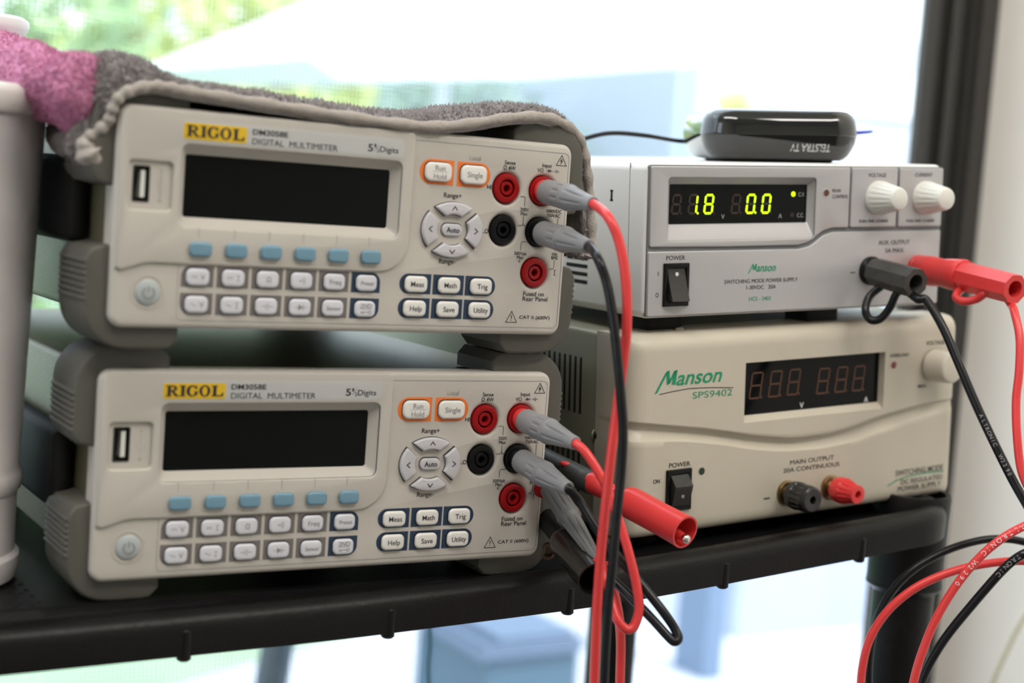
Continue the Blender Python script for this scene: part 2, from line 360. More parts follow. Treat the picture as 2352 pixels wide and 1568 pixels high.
def make_multimeter(M, label):
    t = empty('digital_multimeter', M); tag(t, label, 'multimeter', 'stacked bench multimeters')
    Wd, H = 215.4, 88.7
    scr_out = rrect(26.0, 41.3, 126.2, 74.6, 3.2); usb_out = rrect(4.4, 47.3, 22.8, 66.8, 2)
    jk = [(180.6, 66.6, REDJ), (180.3, 47.7, BLKJ), (200.2, 66.7, REDJ), (199.9, 47.7, BLKJ), (199.0, 28.9, REDJ)]
    jh = [ell(u, w, 6.95, 6.95, 40) for u, w, _ in jk]
    # bezel: face plate with openings, rounded rim
    b = MB(); b.plate([rrect(0, 0, Wd, H, 5.5, 8), scr_out, usb_out] + jh, 0, 14, 2.2, 3)
    b.build('bezel', BEZ, t)
    # raised display surround, its edge sweeping down past the power key
    up = rpoly([(.9, 24.3), (3.5, 23.0), (7.5, 24.4, 12), (14, 26.4, 12), (131.6, 26.4, 14), (131.7, 88.0, 2.5), (.9, 88.0, 4.5)])
    d = MB(); d.plate([up, scr_out, usb_out], -1.3, 1, .7, 2)
    # sloped window well
    a = rrect(26.0, 41.3, 126.2, 74.6, 3.2); bb = rrect(29.3, 45.3, 122.6, 70.7, 1.2)
    loft(d, [ring3(a, -.7), ring3(a, 0.2), ring3(bb, 4.0), ring3(bb, 5)])
    # shallow usb recess floor
    d.plate([rrect(3.4, 46.3, 23.8, 67.8, 1), rrect(6.6, 50.2, 13.8, 64.9, .8)], .3, 2, 0)
    d.build('display_surround', BEZ, t)
    g = MB()
    for k in range(6):
        u = 33.9 + 15.45*k
        g.stroke([(u + .9, 41.3), (u + .9, 37.2)], .45, -1.36)
    g.build('groove_lines', mat('groove_shadow_plastic', (.40, .37, .335), .5), t)
    MB().plate([rrect(28.8, 44.8, 123.2, 71.2, 1)], 4.2, 5.2).build('screen', SCRN, t)
    # usb socket
    us = MB(); us.plate([rrect(6.6, 50.2, 13.8, 64.9, .8), rrect(7.1, 50.7, 13.3, 64.4, .5)], .2, 7, .1); us.box((6.8, 7, 50.4), (13.6, 7.5, 64.7))
    uo = us.build('usb_port', mat('dark_socket_metal', (.08, .075, .07), .4, .8), t)
    MB().box((10.3, 1.2, 52.2), (12.1, 7, 62.9)).build('contact_tongue', mat('white_tongue_plastic', (.75, .76, .72), .4), uo)
    # label strip and maker's plate
    st = MB().plate([rrect(24.9, 75.7, 126.0, 84.2, 2)], -1.36, -1.2, .04).build('label_strip', STRIP, t)
    yp = MB().plate([rrect(26.0, 76.6, 53.2, 83.3, 1)], -1.46, -1.3, .03).build('maker_plate', YEL, t)
    w_ = MB(); serif_word(w_, 27.3, 77.7, 52.2, 82.3, -1.5); w_.build('maker_name', INK, yp)
    p = MB(); y = -1.4
    p.text('DM3058E', 55.6, 80.6, 71.3, 82.9, y, .016); p.text('DIGITAL  MULTIMETER', 55.6, 76.7, 94.3, 79.2, y, 0)
    p.text('5', 108.6, 77.9, 111.0, 81.1, y, .012); p.text('Digits', 114.4, 77.3, 123.3, 80.5, y, .003)
    p.text('1', 111.6, 79.8, 112.4, 81.3, y); p.text('2', 112.9, 77.8, 114.0, 79.4, y); p.stroke([(111.8, 78.2), (113.8, 81.0)], .16, y)
    p.build('type_lettering', INK, t, 0); p = MB()
    y = -.12
    p.textc('Sense', 181.3, 78.3, 1.75, y, 0); p.textc('\u03a9 4W', 181.2, 75.9, 1.75, y, .003); p.textc('Input', 201.4, 78.4, 1.75, y, 0)
    p.textc('V\u03a9', 197.9, 76.0, 1.7, y, 0); sym_diode(p, 202.9, 76.0, .82, y, .2); sym_cap(p, 206.9, 76.0, .75, y, .18)
    p.textc('Range+', 152.6, 61.7, 2.15, y, .0); p.textc('Range-', 152.0, 32.3, 2.15, y, .0)
    p.textc('HI', 171.2, 66.7, 1.9, y, .003); p.textc('LO', 170.7, 46.8, 1.9, y, .003)
    p.textc('200V', 190.8, 57.6, 1.55, y); p.textc('Max', 190.7, 55.7, 1.5, y)
    p.textc('1000VDC', 207.1, 57.7, 1.5, y, 0, .98); p.textc('750VAC', 206.9, 55.7, 1.5, y, 0, .98)
    p.textc('500Vpk', 190.4, 37.5, 1.5, y); p.textc('Max', 190.4, 35.7, 1.5, y); p.textc('10A', 209.2, 37.9, 1.5, y, 0, .9); p.textc('RMS', 209.2, 36.2, 1.5, y, 0, .9)
    for k, hw in enumerate((1.0, .65, .3)): p.stroke([(190.1 - hw, 34.1 - .42*k), (190.1 + hw, 34.1 - .42*k)], .14, y)
    p.stroke([(190.1, 34.1), (190.1, 34.8)], .14, y)
    p.stroke([(209.9, 30.6), (209.9, 28.2)], .28, y); p.stroke([(209.3, 30.6), (210.5, 30.6)], .18, y); p.stroke([(209.3, 28.2), (210.5, 28.2)], .18, y)
    p.text('Fused on', 193.5, 18.1, 204.7, 20.2, y, 0); p.text('Rear Panel', 193.3, 15.8, 207.0, 17.8, y, 0)
    p.text('CAT II (600V)', 192.3, 6.9, 209.0, 9.0, y)
    for l in ([(187.9, 63.4), (190.2, 63.4), (190.7, 62.9), (190.7, 59.0)], [(190.6, 54.4), (190.6, 51.2), (190.2, 50.4), (189.4, 50.2), (187.7, 50.2)], [(190.6, 51.2), (191.0, 50.4), (191.8, 50.2), (193.1, 50.2)],
              [(209.9, 62.5), (209.9, 59.2)], [(209.5, 54.4), (209.5, 49.4), (209.0, 48.9), (207.2, 48.9)], [(194.0, 42.9), (190.9, 42.9), (190.3, 42.3), (190.3, 38.9)], [(209.3, 44.4), (209.3, 39.3)], [(209.2, 35.0), (209.2, 31.6), (208.6, 31.0), (206.7, 31.0)]):
        p.stroke(l, .22, y)
    for (cx, top, bot, hw) in ((188.0, 10.8, 5.7, 3.0), (209.1, 83.6, 78.9, 2.8)):
        p.stroke([(cx, top), (cx - hw, bot), (cx + hw, bot)], .3, y, True)
    p.stroke([(188.0, 9.1), (188.0, 7.4)], .4, y); p.stroke([(188.0, 6.9), (188.0, 6.5)], .4, y)
    p.plate([[(209.4, 82.4), (208.3, 80.9), (209.0, 80.9), (208.6, 79.3), (209.9, 81.2), (209.2, 81.2)]], y - .03, y + .05)
    p.build('printed_lettering', INK, t, 0)
    # thin outline of the overlay
    q = MB()
    q.stroke(rpoly([(27.5, 26.0), (27.5, 3.4, 2.5), (213.2, 3.4, 2.5), (213.2, 84.6, 2.5), (132.3, 84.6)]), .22, -.1)
    q.build('overlay_outline', INKG, t, 0)
    q = MB(); q.textc('Local', 162.9, 79.0, 2.0, -.12); q.build('faint_lettering', mat('faint_ink', (.36, .35, .34), .5), t, 0)
    # key surrounds
    def surround(name, m_, lps):
        s_ = MB()
        for lp in lps: s_.plate([lp], -.1, .1)
        s_.build(name, m_, t)
    K = [(35.7 + 15.33*k, wv) for wv in (21.55, 10.3) for k in range(6)]
    cell = lambda u, w, a, h, rs: rpoly([(u - a, w - h, rs[0]), (u + a, w - h, rs[1]), (u + a, w + h, rs[2]), (u - a, w + h, rs[3])])
    gl_, nl_ = [], []
    for i, (u, w) in enumerate(K):
        col, row = i % 6, i // 6; rs = [0, 0, 0, 0]
        if col == 0: rs[3 if row == 0 else 0] = 5
        if col == 5: rs[2 if row == 0 else 1] = 5
        (nl_ if col == 5 else gl_).append(cell(u, w, 6.95, 4.4, rs))
    for i, (u, w) in enumerate([(a, b_) for b_ in (21.8, 11.05) for a in (136.7, 153.5, 170.1)]):
        c_ = i % 3; rs = [4.4, 0, 0, 4.4] if c_ == 0 else ([0, 4.4, 4.4, 0] if c_ == 2 else [0]*4); nl_.append(cell(u, w, 7.9, 4.45, rs))
    surround('grey_key_surrounds', SURG, gl_); surround('navy_key_surrounds', SURN, nl_)
    surround('orange_key_surrounds', SURO, [cell(143.7, 71.5, 8.6, 5.5, [5.4, 0, 0, 5.4]), cell(162.7, 71.4, 8.6, 5.5, [0, 5.4, 5.4, 0])])
    # keys
    def key(u, w, a, h, m_, pro, leg=None, name='function_key', r=2.4, y0=.2, dark=True, lm=INKG):
        kb = MB().plate([rrect(u - a, w - h, u + a, w + h, r)], -pro, y0, 1.0, 3)
        ko = kb.build(name, m_, t, 60)
        if dark: MB().plate([rrect(u - a - .12, w - h - .05, u + a + .2, w + h + .4, r)], -.16, .1).build('key_gap', BLKJ, ko)
        if leg:
            l = MB(); leg(l, u + .2, w, -pro - .03); l.build('legend', lm, ko, 0)
        return ko
    T = lambda s_, cap, xs=1, bold=.004: (lambda mb, u, w, y: mb.textc(s_, u, w, cap, y, bold, xs))
    def dc(ch):
        def f(mb, u, w, y):
            mb.stroke([(u - 3.2, w + .35), (u - .6, w + .35)], .28, y)
            for k in range(3): mb.stroke([(u - 3.2 + k, w - .35), (u - 2.6 + k, w - .35)], .28, y)
            mb.textc(ch, u + 1.7, w, 2.3, y, 0) if ch == 'V' else f2(mb, u + 1.7, w, y)
        return f
    def f2(mb, u, w, y):
        mb.stroke([(u, w - 1.1), (u, w + 1.1)], .28, y); mb.stroke([(u - .7, w - 1.1), (u + .7, w - 1.1)], .24, y); mb.stroke([(u - .7, w + 1.1), (u + .7, w + 1.1)], .24, y)
    def ac(ch):
        def f(mb, u, w, y):
            mb.stroke([(u - 3.2 + .26*k, w + .42*math.sin(k/10*2*math.pi)) for k in range(11)], .26, y)
            mb.textc(ch, u + 1.7, w, 2.3, y, 0) if ch == 'V' else f2(mb, u + 1.7, w, y)
        return f
    def wave(mb, u, w, y):
        mb.plate([ell(u - 1.0, w, .38, .38, 14)], y - .03, y + .03)
        for rr in (.95, 1.6, 2.2): mb.stroke(ell(u - 1.0, w, rr, rr, 12, -42, 42, True), .22, y)
    def second(mb, u, w, y):
        mb.textc('2ND', u, w + 1.45, 1.9, y); mb.stroke([(u - 2.9, w + .1), (u + 2.9, w + .1)], .2, y)
        mb.stroke(ell(u + 1.9, w - 1.4, .62, .62, 16), .34, y, True); mb.stroke([(u + 1.2, w - 1.3), (u - 2.4, w - 1.3)], .34, y)
        for q_ in (-2.2, -1.3): mb.stroke([(u + q_, w - 1.3), (u + q_, w - 2.1)], .4, y)
    def runhold(mb, u, w, y):
        mb.textc('Run', u + .2, w + 1.75, 2.3, y); mb.stroke([(u - 3.8, w + .1), (u + 4.2, w + .1)], .16, y); mb.textc('Hold', u + .2, w - 1.9, 2.3, y)
    legs = [dc('V'), dc('I'), T('\u03a9', 2.1), wave, T('Freq', 2.1), T('Preset', 1.75, .95), ac('V'), ac('I'), lambda mb, u, w, y: sym_cap(mb, u, w, 1.25, y, .25),
            lambda mb, u, w, y: sym_diode(mb, u, w, 1.3, y, .25), T('Sensor', 1.75, .95), second]
    for (u, w), lg in zip(K, legs): key(u - .15, w - .2, 4.95, 3.5, KEYW, 1.7, lg, 'function_key')
    for (u, w), s_ in zip([(a, b_) for b_ in (21.8, 11.05) for a in (136.7, 153.5, 170.1)], ('Meas', 'Math', 'Trig', 'Help', 'Save', 'Utility')):
        key(u - .1, w - .1, 5.55, 3.55, KEYL, 2.0, T(s_, 2.25, .93 if s_ == 'Utility' else 1.0), 'menu_key', lm=INK)
    key(144.0, 71.5, 6.7, 4.2, KEYL, 2.0, runhold, 'run_hold_key', 3, lm=INKG); key(162.1, 71.4, 6.7, 4.2, KEYL, 2.0, T('Single', 2.4), 'single_key', 3, lm=INKG)
    for k in range(6): key(35.7 + 15.45*k, 32.7, 4.7, 3.0, KEYB, 3.4, None, 'soft_key', 2.0, -1.2)
    # range ring: four curved keys and the oval centre key
    cx, cw = 153.0, 46.4
    for k, (t0, name) in enumerate(((90, 'up_arrow_key'), (0, 'right_arrow_key'), (-90, 'down_arrow_key'), (180, 'left_arrow_key'))):
        sp = 37 if k % 2 == 0 else 38
        lp = ell(cx, cw, 15.4, 12.3, 18, t0 - sp, t0 + sp, True) + ell(cx, cw, 8.2, 6.9, 12, t0 + sp*.80, t0 - sp*.80, True)
        lp = [(a, b_) for a, b_ in lp]
        ko = MB().plate([lp], -2.3, .2, .8, 3).build(name, KEYG, t, 60)
        c0x = sum(a for a, _ in lp)/len(lp); c0y = sum(b_ for _, b_ in lp)/len(lp)
        MB().plate([[(c0x + (a - c0x)*1.05, c0y + (b_ - c0y)*1.08) for a, b_ in lp]], -.16, .1).build('key_gap', BLKJ, ko)
        l = MB(); rr = (11.9 if k % 2 else 9.6); vx, vy = math.cos(R(t0)), math.sin(R(t0)); ccx, ccy = cx + vx*11.6, cw + vy*9.6
        l.stroke([(ccx - vx*.8 - vy*1.3, ccy - vy*.8 + vx*1.3), (ccx + vx*.8, ccy + vy*.8), (ccx - vx*.8 + vy*1.3, ccy - vy*.8 - vx*1.3)], .5, -2.34)
        l.build('legend', INK, ko, 0)
    key(cx, cw, 5.2, 2.75, KEYG, 1.3, T('Auto', 2.2, 1, .018), 'auto_key', 2.6, lm=INK)
    # power key in its dished ring
    pr = MB(); pr.lathe((15.0, .3, 14.5), (15.0, -1, 14.5), [(0, 7.0), (.55, 6.9), (.62, 6.3), (.1, 5.5)], 40, False); pr.build('power_key_ring', BEZ, t, 60)
    pk = MB(); pk.lathe((15.0, .3, 14.5), (15.0, -3, 14.5), [(0, 5.1), (1.2, 5.0), (1.6, 4.4), (1.65, .01)], 40); po = pk.build('power_key', mat('pale_blue_grey_key', (.42, .46, .47), .35), t, 50)
    l = MB(); l.stroke(ell(15.1, 14.2, 2.3, 2.3, 24, 120, 420, True), .7, -1.4); l.stroke([(15.1, 14.6), (15.1, 17.2)], .7, -1.4); l.build('legend', INKG, po, 0)
    ub = MB(); y = .3
    ub.stroke([(18.2, 51.5), (18.2, 62.8)], .4, y); ub.stroke([(18.2, 54.5), (16.6, 56.6), (16.6, 59.0)], .35, y); ub.stroke([(18.2, 53.2), (19.9, 55.4), (19.9, 57.4)], .35, y); ub.plate([ell(18.2, 51.2, .9, .9, 16)], y - .02, y + .05)
    ub.plate([[(17.5, 62.6), (18.9, 62.6), (18.2, 64.2)]], y - .02, y + .05); ub.build('usb_symbol', mat('embossed_mark', (.44, .40, .36), .5), t, 0)
    # sockets
    for u, w, m_ in jk:
        j = MB(); rim = .7
        j.lathe((u, 8, w), (u, -2, w), [(0, 6.75), (7.9, 6.72), (8.2, 6.55), (8.4, 5.9), (8.45, 4.3), (8.35, 4.0), (2.5, 3.9)], 48, False)
        j.lathe((u, 8, w), (u, -2, w), [(.3, 3.25), (7.8, 3.25), (8.05, 3.0), (8.0, 1.75), (7.7, 1.6), (1.0, 1.5)], 40, False); j.lathe((u, 8, w), (u, 5, w), [(0, 6.7), (.5, 6.7)], 24)
        j.build('input_socket', m_, t, 40)
    # casing, side arms of the folded handle, corner bumpers
    MB().rbox((1.8, 12, 1.8), (213.6, 284, 86.6), 3).build('case', CASE, t, 40)
    h = MB()
    for x0, x1 in ((-8, 1.0), (214.4, 223)):
        h.rbox((x0, 34, 22), (x1, 262, 58), 4)
    h.build('folded_handle', BLK, t)
    bo = 9.0
    def teeth(p0, p1, n, out):
        r_ = [];
        for k in range(n):
            f0 = k/n; f1 = (k + .55)/n
            r_.append((p0[0] + (p1[0] - p0[0])*f0, p0[1] + (p1[1] - p0[1])*f0)); r_.append((p0[0] + (p1[0] - p0[0])*f1 + out[0], p0[1] + (p1[1] - p0[1])*f1 + out[1]))
        r_.append(p1); return r_
    arc = ell(8, 8, 17.0, 17.0, 14, 180, 270, True)
    shape = [(1.5, 33), (-6.5, 31.5), (-9, 27.5)] + teeth((-9, 27), (-9, 9.5), 7, (-.9, 0)) + arc + teeth((9.5, -9), (24, -9), 6, (0, -.45)) + [(27, -8.6), (30.5, -4.5), (30.5, 1.5), (5, 1.5), (1.5, 5)]
    for sx in (0, 1):
        for sz in (0, 1):
            for y0, y1 in ((4, 40), (248, 284)):
                lp = [((Wd - a) if sx else a, (H - b_) if sz else b_) for a, b_ in shape]
                MB().plate([lp], y0, y1, 1.4, 2).build('corner_bumper', RUB, t, 35)
    return t
mmL = make_multimeter(ML, 'beige and grey bench multimeter at the bottom of the stack, resting on the black shelf')
mmU = copy_tree(mmL); mmU.matrix_world = MU
for c_ in mmU.children:
    if c_.name.startswith('folded_handle'): c_.location.z += .009
mmU['label'] = 'beige and grey bench multimeter on top of the stack, covered by the grey towel'

# ------------------------------------------------------------------ seven-segment digits
def seven(mbon, mboff, u, w, h, wd, y, on, th=1.15, slant=.105, gap=.25, dot=None):
    X = lambda a, b: (u + a + slant*b, w + b)
    hw, hh = wd, h/2
    def seg(p0, p1, mb):
        (ax, ay), (bx, by) = p0, p1; dx, dy = bx - ax, by - ay; L = math.hypot(dx, dy); dx /= L; dy /= L; nx, ny = -dy*th/2, dx*th/2
        g = gap; c = th/2
        pts = [(ax + dx*g, ay + dy*g), (ax + dx*(g + c) + nx, ay + dy*(g + c) + ny), (bx - dx*(g + c) + nx, by - dy*(g + c) + ny), (bx - dx*g, by - dy*g), (bx - dx*(g + c) - nx, by - dy*(g + c) - ny), (ax + dx*(g + c) - nx, ay + dy*(g + c) - ny)]
        mb.plate([[X(*q) for q in pts]], y - .12, y + .02)
    t_ = th/2
    S_ = {'a': ((t_, h - t_), (hw - t_, h - t_)), 'b': ((hw - t_, h - t_), (hw - t_, hh)), 'c': ((hw - t_, hh), (hw - t_, t_)), 'd': ((t_, t_), (hw - t_, t_)), 'e': ((t_, hh), (t_, t_)), 'f': ((t_, h - t_), (t_, hh)), 'g': ((t_, hh), (hw - t_, hh))}
    for k, (a, b) in S_.items(): seg(a, b, mbon if k in on else mboff)
    if dot is not None: (mbon if dot else mboff).plate([ell(u + wd + .7, w + .65, .6, .6, 14)], y - .12, y + .02)

# ------------------------------------------------------------------ upper power supply
def rocker(parent, u0, w0, u1, w1, on_top, dotcol, yb=0):
    r_ = MB(); r_.plate([rrect(u0, w0, u1, w1, .5), rrect(u0 + 2.2, w0 + 2.6, u1 - 2.2, w1 - 2.6, .3)], yb - 1.4, yb + 1, .5)
    r_.box((u0 + 2, yb - .2, w0 + 2), (u1 - 2, yb + .6, w1 - 2)); o = r_.build('power_switch', BLKJ, parent, 40)
    a, b = u0 + 2.5, u1 - 2.5; z0, z1 = w0 + 2.9, w1 - 2.9; n = 12; rings = []
    prof = []
    for k in range(n + 1):
        f = k/n; zz = z0 + (z1 - z0)*f
        dpt = (-.4 - 5.2*(1 - f)**1.25) if on_top else (-1.0 - 4.6*min(1, (1 - abs(f - .66)/.34 if f > .66 else .35 + .65*(f/.66)**1.1)))
        prof.append((dpt + yb, zz))
    m_ = MB(); vs = []; fs = []
    for (y, zz) in prof: vs += [(a, y, zz), (b, y, zz), (a, yb + .4, zz), (b, yb + .4, zz)]
    for k in range(n):
        i = 4*k; fs += [(i, i + 4, i + 5, i + 1), (i + 2, i + 3, i + 7, i + 6), (i, i + 2, i + 6, i + 4), (i + 1, i + 5, i + 7, i + 3)]
    fs += [(0, 1, 3, 2), (4*n, 4*n + 2, 4*n + 3, 4*n + 1)]
    m_.add(vs, fs); ro = m_.build('rocker', mat('satin_black_plastic', (.02, .019, .018), .35, bump=.3), o, 30)
    k = 10 if on_top else 4
    y, zz = prof[k]
    MB().lathe(((a + b)/2, y + .3, zz), ((a + b)/2, y - 1, zz), [(0, 1.0), (.55, 1.0)], 20).build('switch_dot', dotcol, ro, 0)

p1 = empty('power_supply', MP1); tag(p1, 'white and silver bench power supply showing lit green digits, under the glossy black box', 'power supply', 'stacked bench power supplies')
c_ = MB().plate([rrect(-1, .8, 200.8, 79.6, 4.5, 8), rrect(11.5, 40.2, 107.5, 72.0, 2)], .3, 215, 3, 4); c_.build('cabinet', PWH, p1, 40)
for k in range(6): MB().box((-1.15, 52.8, 14 + 4.2*k), (-.2, 74, 15.9 + 4.2*k)).build('vent_slot', BLKJ, p1, 0)
#MB().plate([[(29.9, 59.0), (32.5, 59.0), (32.5, 59.8), (32.0, 59.8), (32.0, 64.0), (32.5, 64.0), (32.5, 64.8), (29.9, 64.8), (29.9, 64.0), (30.4, 64.0), (30.4, 59.8), (29.9, 59.8)]], 0, .9)
v = MB().box((-1.15, 30.4, 59.2), (-.2, 32.0, 64.6)); v.box((-1.15, 29.9, 63.9), (-.2, 32.5, 64.8)); v.box((-1.15, 29.9, 59.0), (-.2, 32.5, 59.9)); v.build('side_slot', BLKJ, p1, 0)
MB().box((-1.12, 14.6, 1.8), (-.6, 14.9, 79)).build('side_seam', GRV, p1, 0)
MB().plate([rrect(.3, 1.6, 199.6, 78.3, 1.5), rrect(11.5, 40.2, 107.5, 72.0, 2)], -.2, 2, .1).build('front_backing', GRV, p1)
WO = rrect(11.5, 40.2, 107.5, 72.0, 2)
f = MB()
f.plate([rpoly([(1.0, 37.2, 1), (50, 36.6), (97, 36.6, 8), (104, 38.2, 10), (113.5, 44.0, 9), (120, 45.4, 8), (131.0, 45.4, 1), (131.0, 77.7, 1), (1.0, 77.7, 1)]), WO], -1.6, .4, .6)
inn = rrect(15.2, 48.3, 105.0, 68.4, .6)
loft(f, [ring3(WO, -1.0), ring3(WO, -.6), ring3(rrect(14.6, 47.8, 105.6, 68.9, .8), 2.4), ring3(inn, 3.0), ring3(inn, 4)])
f.build('display_panel', SILV, p1)
f = MB(); f.plate([rrect(132.3, 45.4, 165.3, 77.7, 1)], -1.6, .4, .6); f.plate([rrect(166.9, 45.4, 199.2, 77.7, 1)], -1.6, .4, .6); f.build('knob_panels', SILV, p1)
f = MB(); f.plate([rpoly([(.4, 2.0, 1), (199.0, 2.0, 1), (199.2, 43.2, 1), (120.5, 43.2, 9), (114.0, 41.6, 10), (105.0, 36.0, 9), (97, 34.5, 9), (50, 34.7), (.4, 34.9, 1)])], -1.6, .4, .6); f.build('lower_panel', SILV, p1)
scr = MB().plate([rrect(15.0, 48.1, 105.2, 68.6, .5)], 3.1, 3.8).build('display_window', SCRN, p1)
on, off = MB(), MB(); y = 2.98; du = 2.6
for u_, segs, dt in ((13.6, '', False), (24.0, 'bc', True), (34.1, 'abcdefg', False), (51.5, '', False), (61.3, 'abcdef', True), (71.5, 'abcdef', False)):
    on, off = MB(), MB(); seven(on, off, u_ + du, 53.1, 10.5, 6.0, y, segs, dot=dt)
    if on.v: on.build('lit_digit', SEGN, scr, 0)
    if off.v: off.build('unlit_digit', SEGD, scr, 0)
MB().plate([ell(93.0 + du, 63.4, 1.35, 1.35, 20)], y - .2, y).build('lit_indicator', SEGN, scr, 0); MB().plate([ell(92.6 + du, 52.4, 1.2, 1.2, 20)], y - .2, y).build('unlit_indicator', SEGD, scr, 0)
l = MB(); l.textc('V', 46.9 + du, 51.9, 2.3, y); l.textc('A', 84.7 + du, 51.9, 2.3, y); l.textc('C.V.', 98.7 + du, 63.2, 2.1, y, 0, .85); l.textc('C.C.', 98.4 + du, 52.2, 2.1, y, 0, .85); l.build('display_lettering', mat('dim_white_ink', (.4, .42, .42), .5), p1, 0)
y = -1.66; l = MB()
l.text('POWER', 11.2, 30.4, 22.9, 32.7, y); l.textc('I', 6.5, 23.7, 2.3, y); l.stroke(ell(6.2, 12.9, .8, 1.0, 20), .4, y, True); l.build('switch_lettering', INK, p1, 0); l = MB(); l.text('SWITCHING MODE POWER SUPPLY', 48.3, 17.3, 97.0, 19.4, y, 0); l.text('1-30VDC   20A', 62.8, 13.9, 82.4, 16.0, y, 0)
l.build('model_lettering', INK, p1, 0); l = MB(); l.textc('VOLTAGE', 150.0, 73.7, 2.1, y, 0, .95); l.build('knob_lettering', INK, p1, 0); MB().text('PUSH: FINE / COARSE', 138.4, 48.0, 159.2, 49.6, y, .004).build('knob_note', INK, p1, 0); MB().textc('CURRENT', 184.2, 74.0, 2.1, y, 0, .95).build('knob_lettering', INK, p1, 0); l = MB(); l.text('PUSH: FINE / COARSE', 172.8, 47.8, 193.8, 49.4, y, .004)
l.build('knob_note', INK, p1, 0); l = MB(); l.text('REAR', 118.6, 64.5, 124.6, 66.2, y, 0); l.text('CONTROL', 118.6, 61.3, 129.6, 63.1, y, 0); l.build('indicator_lettering', INK, p1, 0); l = MB(); l.text('AUX. OUTPUT', 153.0, 35.7, 176.0, 38.1, y, 0); l.text('5A MAX.', 158.2, 31.2, 172.3, 33.6, y, 0)
l.stroke([(133.7, 20.9), (137.2, 20.9)], .55, y); l.build('output_lettering', INK, p1, 0)
MB().text('HCS - 3402', 64.8, 7.9, 79.3, 10.0, y, 0).build('model_number', INKY, p1, 0)
l = MB(); l.text('anson', 68.9, 23.1, 82.0, 26.0, y, .014, .35)
def brush_m(l, X, Wf, y, k):
    l.plate([[(X(-.04), Wf(-.02)), (X(.17), Wf(.02)), (X(1.06), Wf(1)), (X(.78), Wf(.9))]], y - .06, y + .02)
    l.plate([[(X(.84), Wf(.94)), (X(1.08), Wf(1)), (X(1.17), Wf(.42)), (X(.90), Wf(.34))]], y - .06, y + .02)
    l.plate([[(X(.92), Wf(.36)), (X(1.14), Wf(.42)), (X(1.72), Wf(1.0)), (X(1.46), Wf(.96))]], y - .06, y + .02)
    l.plate([[(X(1.42), Wf(.92)), (X(1.72), Wf(1.0)), (X(1.58), Wf(.32)), (X(1.28), Wf(.34))]], y - .06, y + .02)
brush_m(l, lambda a: 63.6 + a*3.3, lambda b: 22.3 + b*5.1, y, 1); l.build('maker_name', INKY, p1, 0)
rocker(p1, 9.6, 6.9, 25.2, 28.9, True, WHT, -1.6)
h = MB(); h.lathe((114.4, 1, 64.0), (114.4, -3, 64.0), [(0, 2.6), (2.7, 2.6), (2.85, 2.3), (2.7, 1.9), (.6, 1.7)], 28, False); h.build('indicator_rim', SILV, p1); MB().lathe((114.4, -1.3, 64), (114.4, -2, 64), [(0, 1.9), (.38, 1.9)], 24).build('indicator_lamp', mat('brown_lamp', (.10, .03, .012), .3), p1)
def knob(parent, u, w, r0, r1, L, m_, name, flute=True):
    k = MB(); fl = (lambda base: (lambda th: base*(1 - .05*(1 if flute and math.sin(th*18) > .5 else 0))))
    k.lathe((u, -1.4, w), (u, -30, w), [(0, r0*.93), (.3, r0), (2.5, r0)] + [(2.5 + (L - 4.5)*i/6, fl(r0 + (r1 - r0)*i/6)) for i in range(1, 6)] + [(L - 1.6, r1), (L - .5, r1*.93), (L, r1*.82), (L + .05, .01)], 108)
    return k.build(name, m_, parent, 50)
knob(p1, 151.2, 61.4, 9.3, 6.3, 17.5, KNW, 'voltage_knob'); knob(p1, 185.7, 61.3, 9.3, 6.3, 17.5, KNW, 'current_knob')
for u, w, m_, nm in ((147.8, 21.6, BLKJ, 'black_output_socket'), (182.6, 21.6, REDC, 'red_output_socket')):
    MB().lathe((u, -1.4, w), (u, -9, w), [(0, 7.9), (2.2, 7.9), (3.0, 7.2), (3.0, 5)], 40).build(nm, m_, p1)
for u, d in ((12, 14), (118, 14), (12, 185), (118, 185)):
    MB().rbox((u, d, -9.6), (u + 22, d + 20, 1.2), 1).build('foot', BLK, p1)

# ------------------------------------------------------------------ lower power supply
p2 = empty('power_supply', MP2); tag(p2, 'aged cream bench power supply with unlit amber digits, standing on the black shelf', 'power supply', 'stacked bench power supplies')
WT = [(-8, 60), (0, 59.4), (18.3, 56.6), (45.7, 52.5), (74.2, 46.7), (103.7, 42.3), (128.8, 42.8), (148, 45.2), (168, 49.7), (189, 52.3), (210, 54.5), (232, 55.6)]
WB = [(-8, 49.2), (3.5, 48.9), (27.6, 47.2), (55.4, 42.8), (74.6, 38.5), (97, 35.3), (124.3, 34.5), (148.3, 36.1), (168.8, 40.2), (189.5, 43.6), (204.4, 46.2), (232, 49.0)]
def interp(T_, x):
    for (a, b), (c, d) in zip(T_, T_[1:]):
        if x <= c: f = (x - a)/(c - a); return b + (d - b)*f
    return T_[-1][1]
def smooth_interp(T_, x): return sum(interp(T_, x + k*2.2) for k in (-3, -2, -1, 0, 1, 2, 3))/7
PW, PH = 226.0, 100.2; X0, X1, Z0, Z1 = -6.5, 228.5, -1.5, 103
def lin(a, b, n): return [a + (b - a)*k/n for k in range(n + 1)]
hx0, hx1, hz0, hz1 = 68.2, 169.8, 53.4, 85.4
xs_ = [X0, X0 + .6, X0 + 1.5, X0 + 3, X0 + 5, X0 + 7.5] + lin(4, hx0, 30) + lin(hx0, hx1, 46)[1:] + lin(hx1, 218, 22)[1:] + [221, 223.5, 225.5, 227, 228, X1]
